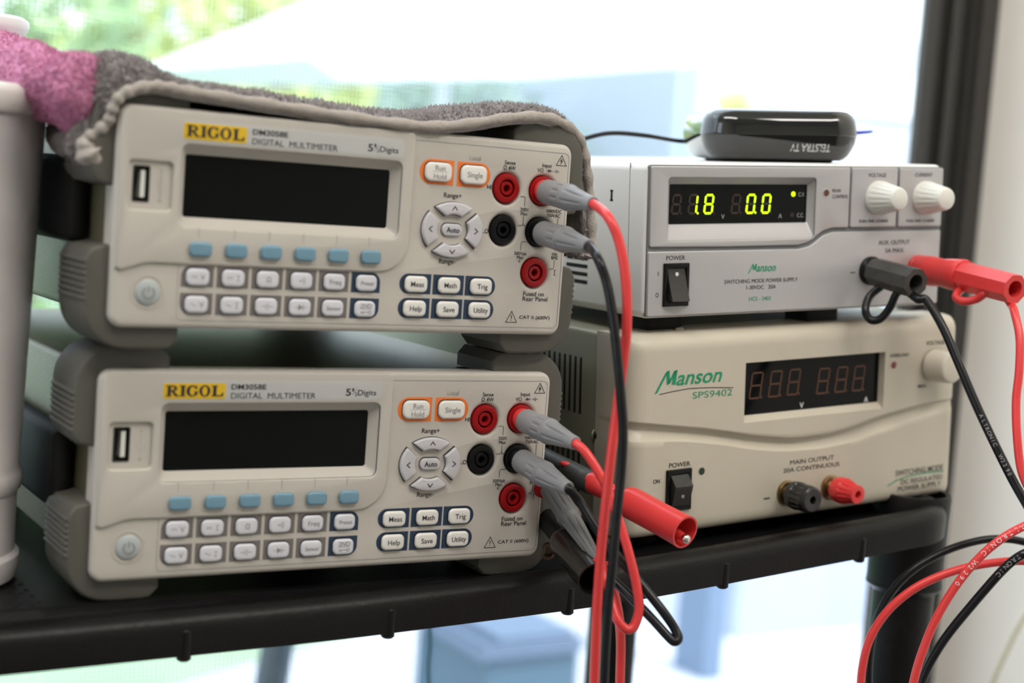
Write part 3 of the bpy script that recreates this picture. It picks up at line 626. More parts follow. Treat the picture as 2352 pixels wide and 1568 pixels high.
def zrows(x):
    a, b = smooth_interp(WT, x), smooth_interp(WB, x); top = max(hz0, a + 2.5)
    return [Z0, Z0 + .5, Z0 + 1.3, Z0 + 2.5, Z0 + 4.5] + lin(6, b, 14) + lin(b, a, 30)[1:] + lin(a, top, 5)[1:] + lin(top, hz1, 14)[1:] + lin(hz1, 95, 8)[1:] + [97, 98.8, 100.3, 101.5, 102.4, Z1]
JH0 = 5 + 15 + 30 + 5 - 1; JH1 = JH0 + 14; nzr = len(zrows(10))
def rnd(d, r): return 0 if d >= r else r - math.sqrt(max(0, r*r - (r - d)**2))
def dep(x, z):
    y = rnd(x - X0, 10) + rnd(X1 - x, 6) + rnd(Z1 - z, 8) + rnd(z - Z0, 5)
    a, b = smooth_interp(WT, x), smooth_interp(WB, x)
    if b < z < a:
        f = (a - z)/(a - b); g = min(1, f/.26); g = g*g*(3 - 2*g); h2 = 1 - max(0, (f - .26)/.74)**1.6
        y += 4.2*g*h2*min(1, max(.0, (PW + 14 - x)/60))
    elif z <= b: y -= 0
    return min(y, 22)
g = MB(); nx, nz = len(xs_), nzr
vs = [(x, dep(x, z), z) for x in xs_ for z in zrows(x)]; fs = []
for i in range(nx - 1):
    for j in range(nz - 1):
        if hx0 - .01 <= xs_[i] and xs_[i + 1] <= hx1 + .01 and JH0 <= j < JH1: continue
        fs.append((i*nz + j, (i + 1)*nz + j, (i + 1)*nz + j + 1, i*nz + j + 1))
n0 = len(vs); edge = [i*nz for i in range(nx)] + [(nx - 1)*nz + j for j in range(1, nz)] + [i*nz + nz - 1 for i in range(nx - 2, -1, -1)] + [j for j in range(nz - 2, 0, -1)]
for e in edge: vs.append((vs[e][0], 30, vs[e][2]))
for k in range(len(edge)): k2 = (k + 1) % len(edge); fs.append((edge[k], edge[k2], n0 + k2, n0 + k))
g.add(vs, fs)
wo = [(hx0, hz0), (hx1, hz0), (hx1, hz1), (hx0, hz1)]; wi = [(70.6, 56.6), (169.0, 56.6), (169.0, 85.2), (70.6, 85.2)]
loft(g, [ring3(wo, 0), ring3(wo, .6), ring3(wi, 3.4), ring3(wi, 4.5)])
g.build('front_moulding', CRM, p2, 45)
MB().rbox((-5.2, 28, -.5), (227.2, 290, 102.2), 2.5).build('steel_case', CRMS, p2)
for k in range(9):
    for z0, z1 in ((57, 87.2), (13, 43.6)): MB().rbox((-5.6, 45 + 5.0*k, z0), (-4.9, 46.7 + 5.0*k, z1), .3, 1).build('vent_slot', BLKJ, p2, 0)
for d, w in ((24.5, 48.2), (36.7, 8.5)): MB().lathe((-5.1, d + 6, w), (-9, d + 6, w), [(0, 3.2), (.9, 3.0), (1.5, 2.0), (1.6, .01)], 24).build('case_screw', BRASS, p2)
for u, d in ((9, 12), (196, 12), (9, 262), (196, 262)): MB().lathe((u + 10, d + 10, -8.2), (u + 10, d + 10, 2), [(0, 8), (8.5, 9)], 24).build('foot', BLK, p2)
MB().lathe((36, 17, 103.0), (36, 17, 108), [(0, 3.4), (.8, 3.0), (1.4, 1.8), (1.45, .01)], 20).build('top_screw', STEEL, p2)
MB().box((69.5, 4.0, 55.6), (170.0, 4.8, 86)).build('display_window', mat('smoked_display_window', (.004, .004, .005), .08, var=.02, spec=.14), p2)
du = 3.3
for u_, w_ in ((71.8, 64.9), (85.2, 64.9), (98.4, 65.0), (119.8, 64.1), (133.3, 64.0), (146.4, 63.8)):
    off = MB(); seven(off, off, u_ + du - 1.0, w_, 14.4, 8.2, 3.9, '', th=.85, slant=.135, gap=.12, dot=False); off.build('unlit_digit', SEGD2, p2, 0)
l = MB(); l.textc('V', 108.8 + du, 59.0, 3.0, 3.9, .01); l.textc('A', 156.9 + du, 58.6, 3.0, 3.9, .01)
l.build('display_lettering', WHT, p2, 0)
y = -.1; l = MB(); l.text('POWER', 19.2, 34.1, 33.0, 36.5, y, .006); l.text('ON', 9.2, 26.8, 13.5, 29.0, y, .006)
l.build('switch_lettering', INK, p2, 0); l = MB(); l.text('MAIN OUTPUT', 101.8, 27.7, 133.8, 30.2, y, 0); l.text('20A CONTINUOUS', 97.1, 23.7, 138.2, 26.1, y, 0); l.stroke([(84.0, 10.9), (88.3, 10.9)], .8, y)
l.build('output_lettering', INK, p2, 0); l = MB(); l.text('VOLTAGE', 201.4, 87.2, 216.4, 89.6, y, .006); l.build('knob_lettering', INK, p2, 0); l = MB(); l.text('OVERLOAD', 173.4, 81.9, 188.0, 83.9, y, 0); l.build('overload_lettering', INK, p2, 0); MB().text('MIN.', 196.5, 63.0, 203.6, 65.0, y, .003).build('minimum_lettering', INK, p2, 0); l = MB()
l.text('SWITCHING MODE', 182.0, 13.3, 220.2, 16.6, y, .004); l.text('DC REGULATED', 186.5, 8.0, 220.0, 10.9, y, .004); l.text('POWER SUPPLY', 184.5, 4.2, 219.2, 7.0, y, .004)
MB().stroke([(11.5, 72.7), (20, 73.7), (31.1, 74.5), (45, 74.0), (60.2, 72.9)], .45, y).build('logo_underline', INK, p2, 0)
l.build('type_lettering', INK, p2, 0)
MB().text('SPS9402', 33.1, 69.0, 59.4, 72.4, y, -.004).build('model_number', INKY, p2, 0)
l = MB(); l.text('anson', 22.3, 76.6, 52.3, 82.0, y, .014, .3)
brush_m(l, lambda a: 8.8 + a*8.2, lambda b: 73.4 + b*11.4, y, 1); l.build('maker_name', INKY, p2, 0); MB().stroke([(176, 8.3), (183, 10.8), (191.6, 12.3), (206, 12.9), (221, 12.4)], .7, y + .03).build('green_swoosh', INKY, p2, 0)
rocker(p2, 17.4, 11.2, 33.6, 33.0, False, INKG)
for u, w, m_, nm in ((40.8, 30.2, mat('dark_green_lamp', (.005, .03, .015), .2), 'power_lamp'), (176.6, 77.4, mat('dark_red_lamp', (.18, .01, .01), .2), 'overload_lamp')):
    h = MB(); h.lathe((u, 1, w), (u, -2, w), [(0, 2.9), (1.05, 2.9), (1.15, 2.6), (.9, 2.1), (-1.5, 1.9)], 28, False); h.build('indicator_rim', CRM, p2); MB().lathe((u, .8, w), (u, -1, w), [(0, 2.1), (.86, 2.0)], 24).build(nm, m_, p2)
knob(p2, 207.3, 75.7, 9.2, 8.8, 14.5, mat('cream_knob_plastic', (.62, .58, .49), .42, var=.02), 'voltage_knob', False)
# binding posts
for u, w, m_, nm in ((100.0, 12.6, mat('black_post_plastic', (.02, .02, .022), .22), 'black_binding_post'), (132.0, 12.3, REDC, 'red_binding_post')):
    b_ = MB(); b_.lathe((u, 0, w), (u, -30, w), [(0, 7.0), (.8, 7.0), (1.0, 6.2), (1.6, 6.2), (1.8, 3.6), (6.5, 3.6)], 40); bo_ = b_.build(nm, BRASS, p2)
    red = 'red' in nm
    fl = lambda b0: (lambda th: b0*(1 - (.07 if math.sin(th*14) > .2 else 0)))
    k = MB()
    if red: k.lathe((u, 0, w), (u, -40, w), [(5.5, 5.6), (6.0, 6.8), (9, 7.3), (12, 7.2)] + [(12 + i, fl(7.1 - .26*i)) for i in range(1, 7)] + [(19, 5.3), (21.5, 5.0), (21.8, 3.9), (21.7, 2.2), (17, 2.1)], 84)
    else: k.lathe((u, 0, w), (u, -40, w), [(5.5, 6.2), (6.0, 7.4), (9.5, 7.7), (10, fl(7.4)), (16.5, fl(7.2)), (17, 7.4), (20, 7.0), (21, 6.0), (21, 3.0), (20.8, 2.2), (16, 2.1)], 84)
    k.build('post_cap', m_, bo_, 35)

# ------------------------------------------------------------------ glossy set-top box on the upper supply
MB1 = MP1 @ (Matrix.Translation(Vector((107, 24, 79.6))*S)) @ Matrix.Rotation(R(-25), 4, 'Z')
sb = empty('set_top_box', MB1); tag(sb, 'glossy black rounded set-top box lying on the white power supply', 'set-top box')
def rr3(cx, cy, a, b, r, z, n=12):
    return [(x, y, z) for x, y in rrect(cx - a, cy - b, cx + a, cy + b, r, n)]
def boxshell(zz, insets):
    mb = MB(); rings = [rr3(0, 43, 44 - i, 43 - i, max(6, 19 - i), z*1.1) for z, i in zip(zz, insets)]
    loft(mb, rings); n = len(rings[0]); mb.f.append(tuple(range(n))[::-1]); mb.f.append(tuple((len(rings) - 1)*n + k for k in range(n))); return mb
boxshell([1.2, 2.0, 4, 7, 10, 13.55], [8.5, 6.5, 4.2, 2.2, .9, .15]).build('lower_shell', BLKG, sb, 60)
boxshell([13.6, 14.5, 18, 21, 23.5, 25.3, 26.2, 26.4], [0, 0, .5, 1.3, 2.9, 5.4, 9, 16]).build('upper_shell', BLKG, sb, 60)
boxshell([0, .6, 1.2], [14, 13, 12.5]).build('rubber_base', BLK, sb, 60)
LSI = [(1.2, 8.5), (2.0, 6.5), (4, 4.2), (7, 2.2), (10, .9), (13.4, .15)]
l = MB(); l.text('TELSTRA TV', 0, 0, 22, 3.8, 0, .0, fn=lambda x, y, z: (25 - x, interp(LSI, 9.4 - z) - .14, (9.4 - z)*1.1))
l.build('printed_lettering', WHT, sb, 0)
pts = [tow(MB1, (-38, 60, 11)), tow(MB1, (-48, 64, 11)), at(1480, 311, 900), at(1400, 306, 900), at(1330, 322, 905), at(1240, 350, 950), at(1200, 420, 1000)]
tag(MB().tube(pts, 1.3).build('power_lead', BLKC), 'thin black lead running left from the glossy box behind the towel', 'cable')
pts = [at(1950, 306, 925), at(1985, 304, 922), at(2004, 302, 920)]
tag(MB().tube(pts, lambda t: 1.2 - .5*t).build('stylus_tip', mat('blue_violet_plastic', (.05, .04, .5), .3)), 'thin blue tip poking out right of the glossy black box', 'pen')

# ------------------------------------------------------------------ black utility cart
TRAY = lambda s: max(-180.4, -177.2 + .0673*(s - 476))
LT = [(-400, -184), (155, -183.5), (300, -181.5), (440, -176.5), (495, -172.5), (620, -161.5), (680, -156), (1000, -130)]
def LIP(s): return sum(interp(LT, s + k*12) for k in (-2, -1, 0, 1, 2))/5
cart = world_empty('utility_cart', rm(330, 800, FL)); tag(cart, 'black plastic utility cart shelf carrying the instruments', 'cart')
def wbuild(mb, name, m_, parent, smooth=40):
    o = mb.build(name, m_, None, smooth); loc = o.location.copy(); o.parent = parent; o.location = loc - parent.location; return o
path = [(s, 616, 0, 1) for s in range(-80, 655, 12)] + [(654 + 38*math.sin(R(a)), 654 - 38*math.cos(R(a)), -math.sin(R(a)), math.cos(R(a))) for a in range(0, 91, 6)] + [(692, e, -1, 0) for e in range(670, 955, 20)] + [(654 + 38*math.cos(R(a)), 952 + 38*math.sin(R(a)), -math.cos(R(a)), -math.sin(R(a))) for a in range(0, 91, 9)] + [(s, 990, 0, -1) for s in range(650, -81, -15)]
prof = [(0, -18.5), (-.2, -8), (.6, -4.5), (2.6, -1.8), (6, -.2), (9, 0), (12, -.6), (15.5, None), (19, None), (27, None), (27, -13), (6, -12), (4, -18.5)]
lip = MB(); vs = []; fs = []; n = len(prof)
for (s, e, ns, ne) in path:
    for o_, dz in prof: vs.append(rm(s + ns*o_, e + ne*o_, (LIP(s) + dz) if dz is not None else TRAY(s) - .4))
for i in range(len(path) - 1):
    for k in range(n): k2 = (k + 1) % n; fs.append((i*n + k, i*n + k2, (i + 1)*n + k2, (i + 1)*n + k))
fs += [tuple(range(n)), tuple((len(path) - 1)*n + k for k in range(n))]
lip.add(vs, fs); wbuild(lip, 'rim', CART, cart)
ty = MB(); ss = [-80 + 15*k for k in range(51)] + [674]; es = [632, 700, 800, 900, 978]; vs = []; fs = []
for s in ss:
    for e in es: vs.append(rm(s, e, TRAY(s)))
    for e in es: vs.append(rm(s, e, TRAY(s) - 4))
k = len(es)
for i in range(len(ss) - 1):
    for j in range(k - 1):
        a = i*2*k + j; b = a + 2*k; fs += [(a, a + 1, b + 1, b), (a + k, b + k, b + k + 1, a + k + 1)]
    for j in (0, k - 1): a = i*2*k + j; b = a + 2*k; fs.append((a, b, b + k, a + k))
ty.add(vs, fs); wbuild(ty, 'tray', CART, cart, 0)
tx = MB()                                                        # moulded grip dots in rows on the tray
for i in range(34):
    for j in range(70):
        s = -60 + 7*i; e = 636 + 4.8*j; p_ = rm(s + (3.5 if j % 2 else 0), e, TRAY(s)); tx.add([p_ + Vector((-1.6, 0, 0)), p_ + Vector((0, -1, 0)), p_ + Vector((1.6, 0, 0)), p_ + Vector((0, 1, 0)), p_ + Vector((0, 0, .7))], [(0, 1, 4), (1, 2, 4), (2, 3, 4), (3, 0, 4)])
wbuild(tx, 'tray_texture', CART, cart, 0)
for s in (230, 325, 421, 515, 608, 135):
    b = MB(); b.lathe(rm(s, 618.3, LIP(s) - 21), rm(s, 618.3, 0), [(0, 2.2), (.8, 3.1), (13, 3.1), (14.5, 1.6)], 20); wbuild(b, 'rib', CART, cart)
def leg(s, e, r, ztop):
    b = MB(); b.lathe(rm(s, e, FL + 2), rm(s, e, 0), [(0, r), (-FL + ztop - 52, r), (-FL + ztop - 50, r + 2.5), (-FL + ztop - 26, r + 3.5), (-FL + ztop - 12, r + 5), (-FL + ztop - 9, r + 5)], 40); wbuild(b, 'leg', CART, cart)
lc = se(at_e(2075, 1350, 650))
b = MB(); b.lathe(rm(lc[0], 650, FL + 2), rm(lc[0], 650, 0), [(0, 17.6), (-FL - 214, 17.6), (-FL - 210, 22), (-FL - 206, 21.6), (-FL - 172, 22), (-FL - 157, 22.4), (-FL - 155.5, 21.6), (-FL - 156, 19.2), (-FL - 170, 18.6), (-FL - 205, 18), (-FL - 206, .1)], 48); wbuild(b, 'leg', CART, cart)
leg(668, 921, 18, -160); leg(-40, 660, 22.6, -182); leg(-40, 930, 20, -182)
b = MB(); q = at_e(1258, 1262, 634); b.lathe(q + Vector((0, 8, 0)), q + Vector((0, -20, 0)), [(0, 4.5), (12, 4.5), (13, 4), (13, 2.6), (8, 2.4)], 24); wbuild(b, 'bolt', mat('dark_bronze_bolt', (.10, .06, .045), .3, .7), cart)

# ------------------------------------------------------------------ pale canister at the left
cx_, ce_ = 132.5, 697; cn = world_empty('canister', rm(cx_, ce_, -180.3)); tag(cn, 'tall off-white plastic canister with banded base at the left end of the shelf', 'canister')
b = MB(); b.lathe(rm(cx_, ce_, -180.3), rm(cx_, ce_, 0), [(0, 42), (1.5, 45.5), (7, 46.8), (11, 46.6), (13, 44.6), (38, 44.6), (40, 46.2), (44, 46.6), (47, 46), (49, 45), (120, 47.2), (198, 49.6)], 96); wbuild(b, 'body', CANW, cn, 35)
b = MB(); b.lathe(rm(cx_, ce_, -180.3), rm(cx_, ce_, 0), [(198, 51.2), (199, 52), (206, 52.2), (208.5, 51), (210, 47), (210.4, 30), (210.4, .1)], 96); wbuild(b, 'lid', mat('creamy_lid_plastic', (.72, .70, .65), .35), cn, 50)
b = MB()
for zz, hh in ((-28, 7), (-52, 8)):
    for k in range(6):
        a0 = R(-76 + 3*k); c0 = rm(cx_, ce_, 0) + Vector((math.cos(a0), math.sin(a0), 0))*(44.4 + (zz + 135)*.032)
        tt = Vector((-math.sin(a0), math.cos(a0), 0)); nn_ = Vector((math.cos(a0), math.sin(a0), 0))
        b.add([c0 + tt*-.9 + Vector((0, 0, zz)), c0 + tt*.9 + Vector((0, 0, zz)), c0 + tt*.9 + Vector((0, 0, zz + hh)), c0 + tt*-.9 + Vector((0, 0, zz + hh))], [(0, 1, 2, 3)])
wbuild(b, 'blue_print', mat('blue_ink', (.05, .07, .25), .5), cn, 0)

# ------------------------------------------------------------------ towels
def terry(mb, P, N, cnt, ln, seed, w=.5):
    """loose pile: small tapered loops standing on the surface"""
    rnd_ = random.Random(seed)
    for _ in range(cnt):
        i = rnd_.randrange(len(P) - 1); j = rnd_.randrange(len(P[0]) - 1); a, b_ = rnd_.random(), rnd_.random()
        p = P[i][j].lerp(P[i + 1][j], a).lerp(P[i][j + 1].lerp(P[i + 1][j + 1], a), b_); nn_ = N[i][j]
        d = (nn_ + Vector((rnd_.uniform(-.8, .8), rnd_.uniform(-.8, .8), rnd_.uniform(-.8, .8)))).normalized()*ln*rnd_.uniform(.5, 1.1)
        t_ = d.orthogonal().normalized()*w; t2 = d.cross(t_).normalized()*w; e2 = d.orthogonal()*rnd_.uniform(-.3, .3)
        mb.add([p - t_ - t2*.6, p + t_ - t2*.6, p + t2, p + d*.55 - t_*.8 + e2*.5, p + d*.55 + t_*.8 + e2*.5, p + d*.55 + t2*.8, p + d + e2], [(0, 1, 4, 3), (1, 2, 5, 4), (2, 0, 3, 5), (3, 4, 6), (4, 5, 6), (5, 3, 6)])
def normals(P):
    N = []
    for i in range(len(P)):
        r_ = []
        for j in range(len(P[0])):
            a = P[min(i + 1, len(P) - 1)][j] - P[max(i - 1, 0)][j]; b_ = P[i][min(j + 1, len(P[0]) - 1)] - P[i][max(j - 1, 0)]
            c_ = a.cross(b_); r_.append(c_.normalized() if c_.length > 1e-9 else Vector((0, 0, 1)))
        N.append(r_)
    return N
# hem: photo direction, depth behind the bezel face, rise of the cloth behind it, reach to the back
HEMP = [(232, 372, 8, 2, 30), (205, 350, 8, 3, 40), (198, 320, 8, 4, 50), (218, 300, 6, 4, 60), (246, 278, 4, 4, 80), (256, 250, 2, 5, 120), (272, 222, 0, 11, 180), (300, 204, -1, 14, 220), (345, 194, -1, 11, 220), (385, 197, -1, 6.5, 220), (430, 206, -1, 3.5, 220), (520, 221, -1, 4, 220), (640, 240, -1, 4.5, 220),
        (760, 259, -1, 4.2, 220), (900, 279, -1, 4.5, 220), (1000, 287, -1, 4.2, 220), (1090, 279, -1, 4.5, 220), (1180, 266, -1, 4.5, 220), (1250, 266, 2, 4.2, 220), (1300, 285, 5, 5, 220), (1332, 320, 8, 4, 200), (1345, 370, 9, 3, 180), (1352, 430, 10, 2, 150), (1357, 500, 10, 2, 130), (1358, 560, 10, 2, 110), (1350, 592, 10, 1, 90)]
h0 = []
for px, py, d, bu, rc in HEMP:
    q = local(MU, px, py, d); h0.append((q, bu, rc))
HQ = spline([q for q, _, _ in h0], 7); HB = spline([Vector((b_, r_, 0)) for _, b_, r_ in h0], 7)
cen = Vector((107, 0, 30)); P = []
DD = [0, .012, .03, .055, .085, .12, .17, .24, .32, .42, .55, .7, .85, 1]; KK = [0, .15, .55, .85, 1.0, 1.0, .95, .85, .75, .65, .6, .6, .6, .6]
for i, (q, b_) in enumerate(zip(HQ, HB)):
    a = HQ[min(i + 1, len(HQ) - 1)] - HQ[max(i - 1, 0)]; nrm = Vector((-a.z, 0, a.x)).normalized()
    row = []
    for k in range(len(DD)):
        for sub_ in range(3 if k < len(DD) - 1 else 1):
            f = sub_/3; dd = DD[k] + (DD[min(k + 1, len(DD) - 1)] - DD[k])*f; kk = KK[k] + (KK[min(k + 1, len(DD) - 1)] - KK[k])*f
            p = q + Vector((0, b_.y*dd, 0)) + nrm*(b_.x*kk)
            if p.x > 30 and p.x < 185 and dd > .1: p.z -= 0
            nz_ = mnoise.noise(p/9)*1.3 + mnoise.noise(p/3.2)*.8 if k > 0 else mnoise.noise(p/6)*.5
            p = p + nrm*nz_; row.append(p)
    P.append(row)
N = normals(P)
flip = -1 if N[len(P)//2][8].z < 0 else 1
tw = MB(); n1, n2 = len(P), len(P[0]); tk = 4.2
vs = [P[i][j] for i in range(n1) for j in range(n2)] + [P[i][j] - N[i][j]*flip*tk for i in range(n1) for j in range(n2)]
o2 = n1*n2; fs = []
for i in range(n1 - 1):
    for j in range(n2 - 1):
        a = i*n2 + j; fs += [(a, a + 1, a + n2 + 1, a + n2), (o2 + a, o2 + a + n2, o2 + a + n2 + 1, o2 + a + 1)]
    a = i*n2; fs.append((a, a + n2, o2 + a + n2, o2 + a)); a = i*n2 + n2 - 1; fs.append((a, o2 + a, o2 + a + n2, a + n2))
for j in range(n2 - 1): a = j; fs.append((a, o2 + a, o2 + a + 1, a + 1)); a = (n1 - 1)*n2 + j; fs.append((a, a + 1, o2 + a + 1, o2 + a))
tw.add(vs, fs)
terry(tw, [r_[3:26] for r_ in P], [[v_*flip for v_ in r_[3:26]] for r_ in N], 15000, 3.0, 3)
TE = empty('grey_towel', MU); tag(TE, 'grey terry towel draped over the top multimeter', 'towel')
tw.build('cloth', TOWEL, TE, 60)
hm = MB(); hm.tube([q + Vector((0, -.5, -.6)) for q in HQ[::3]], lambda t: 2.3 + 3.0*max(0, 1 - abs(t - .045)/.045) + .7*max(0, 1 - t/.2)*abs(math.sin(t*55)) + .35*math.sin(t*190), 14, 6); hm.build('hem', HEM, TE, 60)
# pink cloth
def wad(name, pts, rf, m_, label, seed, cnt=9000, amp=2.6):
    sp = spline(pts, 14); P_ = []; t0 = (sp[1] - sp[0]).normalized(); a = Vector((0, 0, 1)); 
    for i, p in enumerate(sp):
        t_ = (sp[min(i + 1, len(sp) - 1)] - sp[max(i - 1, 0)]).normalized(); a = (a - t_*a.dot(t_)).normalized(); b_ = t_.cross(a); row = []
        for k in range(49):
            th = 2*math.pi*k/48; d = a*math.cos(th) + b_*math.sin(th); r_ = rf(i/(len(sp) - 1)); q = p + d*r_
            r_ += mnoise.noise(q/14 + Vector((seed, 0, 0)))*amp + mnoise.noise(q/4.5)*amp*.45 + mnoise.noise(q/2)*amp*.15; row.append(p + d*r_)
        row[48] = row[0].copy(); P_.append(row)
    N_ = normals(P_); c0 = sum((v for v in P_[3]), Vector())/49; fl_ = 1 if (P_[3][0] - c0).dot(N_[3][0]) > 0 else -1
    mb = MB(); n1_, n2_ = len(P_), 49; mb.add([v for r_ in P_ for v in r_], [(i*n2_ + j, i*n2_ + j + 1, (i + 1)*n2_ + j + 1, (i + 1)*n2_ + j) for i in range(n1_ - 1) for j in range(n2_ - 1)])
    mb.f += [tuple(range(48)), tuple((n1_ - 1)*n2_ + k for k in range(48))]
    terry(mb, P_, [[v_*fl_ for v_ in r_] for r_ in N_], cnt, 1.7, seed, .3)
    return tag(mb.build(name, m_, None, 60), label, 'cloth')
wad('pink_cloth', [at(-110, 104, 775), at(-60, 122, 750), at(20, 162, 705), at(90, 190, 668), at(150, 206, 647), at(192, 214, 636), at(226, 220, 630)], lambda t: 15.5*max(.05, min(1, (1.0 - t)*6))**.5*(1 - .20*math.exp(-((t - .66)/.10)**2)), PINK, 'bunched pink terry cloth lying beside the grey towel at the upper left', 5)
q = at(-62, 62, 742); b = MB(); b.lathe(q + Vector((0, 0, -9)), q + Vector((0, 0, 10)), [(0, 17), (1, 19), (5, 22), (9, 24.5), (11, 25), (13.5, 24.6), (15, 22), (15.2, .1)], 64)
tag(b.build('white_dish', mat('white_dish_plastic', (.85, .85, .86), .3), None, 40), 'small white dish sitting on the pink cloth at the upper left corner', 'dish')

# ------------------------------------------------------------------ test leads
def flute(r, n, dp, lo=.15): return lambda th: r*(1 - dp*max(0, math.sin(th*n) - lo)/(1 - lo))
def plug(A, B, m_, parent, col=None, r=5.7):
    A = Vector(A); B = Vector(B); L = (B - A).length; d = (B - A).normalized(); b = MB()
    b.lathe(A, B, [(2.6, r*.96), (3.2, r), (L*.33, r)] + [(L*(.335 + .0145*i), flute(r*(1.0 if i in (0, 10) else 1.035), 11, .0 if i in (0, 10) else .09, -.1)) for i in range(11)] + [(L*.49, r*1.0), (L*.50, r*1.08), (L*.53, r*1.08), (L*.54, r*1.0)] + [(L*(.545 + .0385*i), flute(r*(1.0 - .042*i), 7, .16*math.sin(math.pi*i/9)**.5, .35)) for i in range(10)] + [(L*.93, r*.60), (L*.99, r*.57), (L, r*.53), (L, r*.35)], 112)
    o = wbuild(b, 'plug_sleeve', m_, parent, 35)
    b = MB(); b.lathe(A, B, [(-3, r*.86), (0, r*.9), (2.4, r*.93), (3.0, r*.9)], 40); wbuild(b, 'plug_collar', col, parent); return o
def lead(name, label, cat='cable', p=None): t_ = world_empty(name, p); return tag(t_, label, cat)
def on_m(M, u, w, d): return tow(M, (u, d, w))
GRP = 'test leads plugged into the multimeters'
A = on_m(MU, 200.2, 66.7, -.6); B = tow(MU, local(MU, 1362, 468, -43))
t = lead('test_lead', 'red test lead with grey plug, plugged into the top multimeter', 'test lead', A); plug(A, B, GRYP, t, REDC)
b = MB().tube([B - (B - A).normalized()*6, B, at(1396, 497, 678), at(1422, 555, 674), at(1437, 640, 672), at(1440, 740, 672), at(1432, 830, 674), at(1418, 930, 676), at(1404, 1040, 674), at(1392, 1150, 672), at(1381, 1260, 672), at(1372, 1380, 672), at(1368, 1480, 672), at(1364, 1600, 672), at(1362, 1760, 672), at(1350, 2600, 690), at(1345, 4200, 700)], 2.15, 20); wbuild(b, 'cable', REDC, t, 60)
A = on_m(MU, 199.9, 47.7, -.6); B = tow(MU, local(MU, 1352, 566, -43))
t = lead('test_lead', 'black test lead with grey plug, plugged into the top multimeter', 'test lead', A); plug(A, B, GRYP, t, BLKC)
b = MB().tube([B - (B - A).normalized()*6, B, at(1372, 592, 676), at(1393, 648, 672), at(1408, 730, 668), at(1418, 820, 665), at(1426, 910, 664), at(1431, 990, 664), at(1427, 1080, 664), at(1417, 1180, 663), at(1408, 1280, 662), at(1398, 1380, 662), at(1391, 1480, 662), at(1386, 1600, 662), at(1382, 1760, 662), at(1372, 2600, 680), at(1370, 4200, 700)], 2.1, 20); wbuild(b, 'cable', BLKC, t, 60)
A = on_m(ML, 200.2, 66.7, -.6); B = tow(ML, local(ML, 1322, 1018, -42))
t = lead('test_lead', 'red test lead with grey plug in the bottom multimeter, looping below the shelf rim', 'test lead', A); plug(A, B, GRYP, t, REDC)
b = MB().tube([B - (B - A).normalized()*6, B, at(1346, 1040, 703), at(1378, 1090, 700), at(1402, 1140, 698), at(1425, 1205, 694), at(1447, 1280, 690), at(1463, 1350, 688), at(1468, 1400, 686), at(1456, 1437, 684), at(1438, 1444, 683), at(1418, 1422, 684), at(1404, 1380, 688), at(1396, 1340, 693), at(1384, 1305, 698), at(1370, 1285, 702)], 2.1, 20); wbuild(b, 'cable', REDC, t, 60)
# its probe: charcoal-grey barrel with a red finger guard
pA, pM, pB = at(1240, 1082, 752), at(1322, 1210, 722), at(1374, 1290, 703)
b = MB(); L = (pB - pA).length; r = 5.4
b.lathe(pA, pB, [(0, r*.8), (2, r)] + [(L*.2 + 2.5*i, r) for i in range(3)] + [(L*(.34 + .03*i), flute(r, 10, .14)) for i in range(5)] + [(L*.50, r*1.08), (L*.53, r*1.08), (L*.55, r*.9)] + [(L*(.58 + .06*i), flute(r*(.86 - .06*i), 8, .16, .4)) for i in range(6)] + [(L*.97, r*.42), (L, r*.4)], 72); wbuild(b, 'probe_barrel', mat('mid_grey_probe_plastic', (.14, .14, .14), .45, bump=.1, var=.06), t, 35)
gd = (pB - pA).normalized(); g0 = pA + gd*3
b = MB(); b.lathe(pA + gd*9, pB, [(0, 5), (.6, 7.2), (1.6, 7.8), (2.6, 7.2), (4, 5.2)], 40); wbuild(b, 'finger_guard', REDJ, t, 50)
A = on_m(ML, 199.9, 47.7, -.6); B = tow(ML, local(ML, 1306, 1122, -42))
t = lead('test_lead', 'black test lead with grey plug, plugged into the bottom multimeter and looping right', 'test lead', A); plug(A, B, GRYP, t, BLKC)
b = MB().tube([B - (B - A).normalized()*6, B, at(1330, 1150, 706), at(1365, 1205, 702), at(1402, 1258, 698), at(1440, 1302, 694), at(1480, 1350, 690), at(1520, 1400, 686), at(1548, 1440, 684), at(1558, 1464, 682), at(1550, 1473, 681), at(1535, 1462, 682), at(1495, 1418, 686), at(1450, 1372, 692), at(1412, 1335, 698), at(1375, 1305, 704), at(1330, 1270, 715), at(1290, 1230, 730)], 2.1, 20); wbuild(b, 'cable', BLKC, t, 60)
# red crocodile clip on a charcoal probe
pA, pB = at(1236, 1046, 800), at(1366, 1112, 757); L = (pB - pA).length
t = lead('clip_probe', 'charcoal test probe with red crocodile clip, pointing right from behind the bottom multimeter', 'test probe', pA)
b = MB(); b.lathe(pA, pB, [(0, 5.4), (L*.5, 5.6)] + [(L*.5 + i*1.0, 5.6 if i % 2 else 5.35) for i in range(1, 18)] + [(L - 3, 5.9), (L - .5, 5.5), (L, 4.5)], 48); wbuild(b, 'probe_barrel', DGRP, t, 30)
q = pA.lerp(pB, .52) + Vector((-.6, -4.2, 3.5)); b = MB(); b.lathe(q + Vector((-3.5, -.6, 1.0)), q + Vector((5, -.4, -1.2)), [(0, .2), (1.5, 1.2), (4, 1.6), (7, 1.1), (9, .2)], 20); wbuild(b, 'red_mark', REDC, t, 60)
cA, cB = at(1352, 1103, 760), at(1446, 1152, 741)
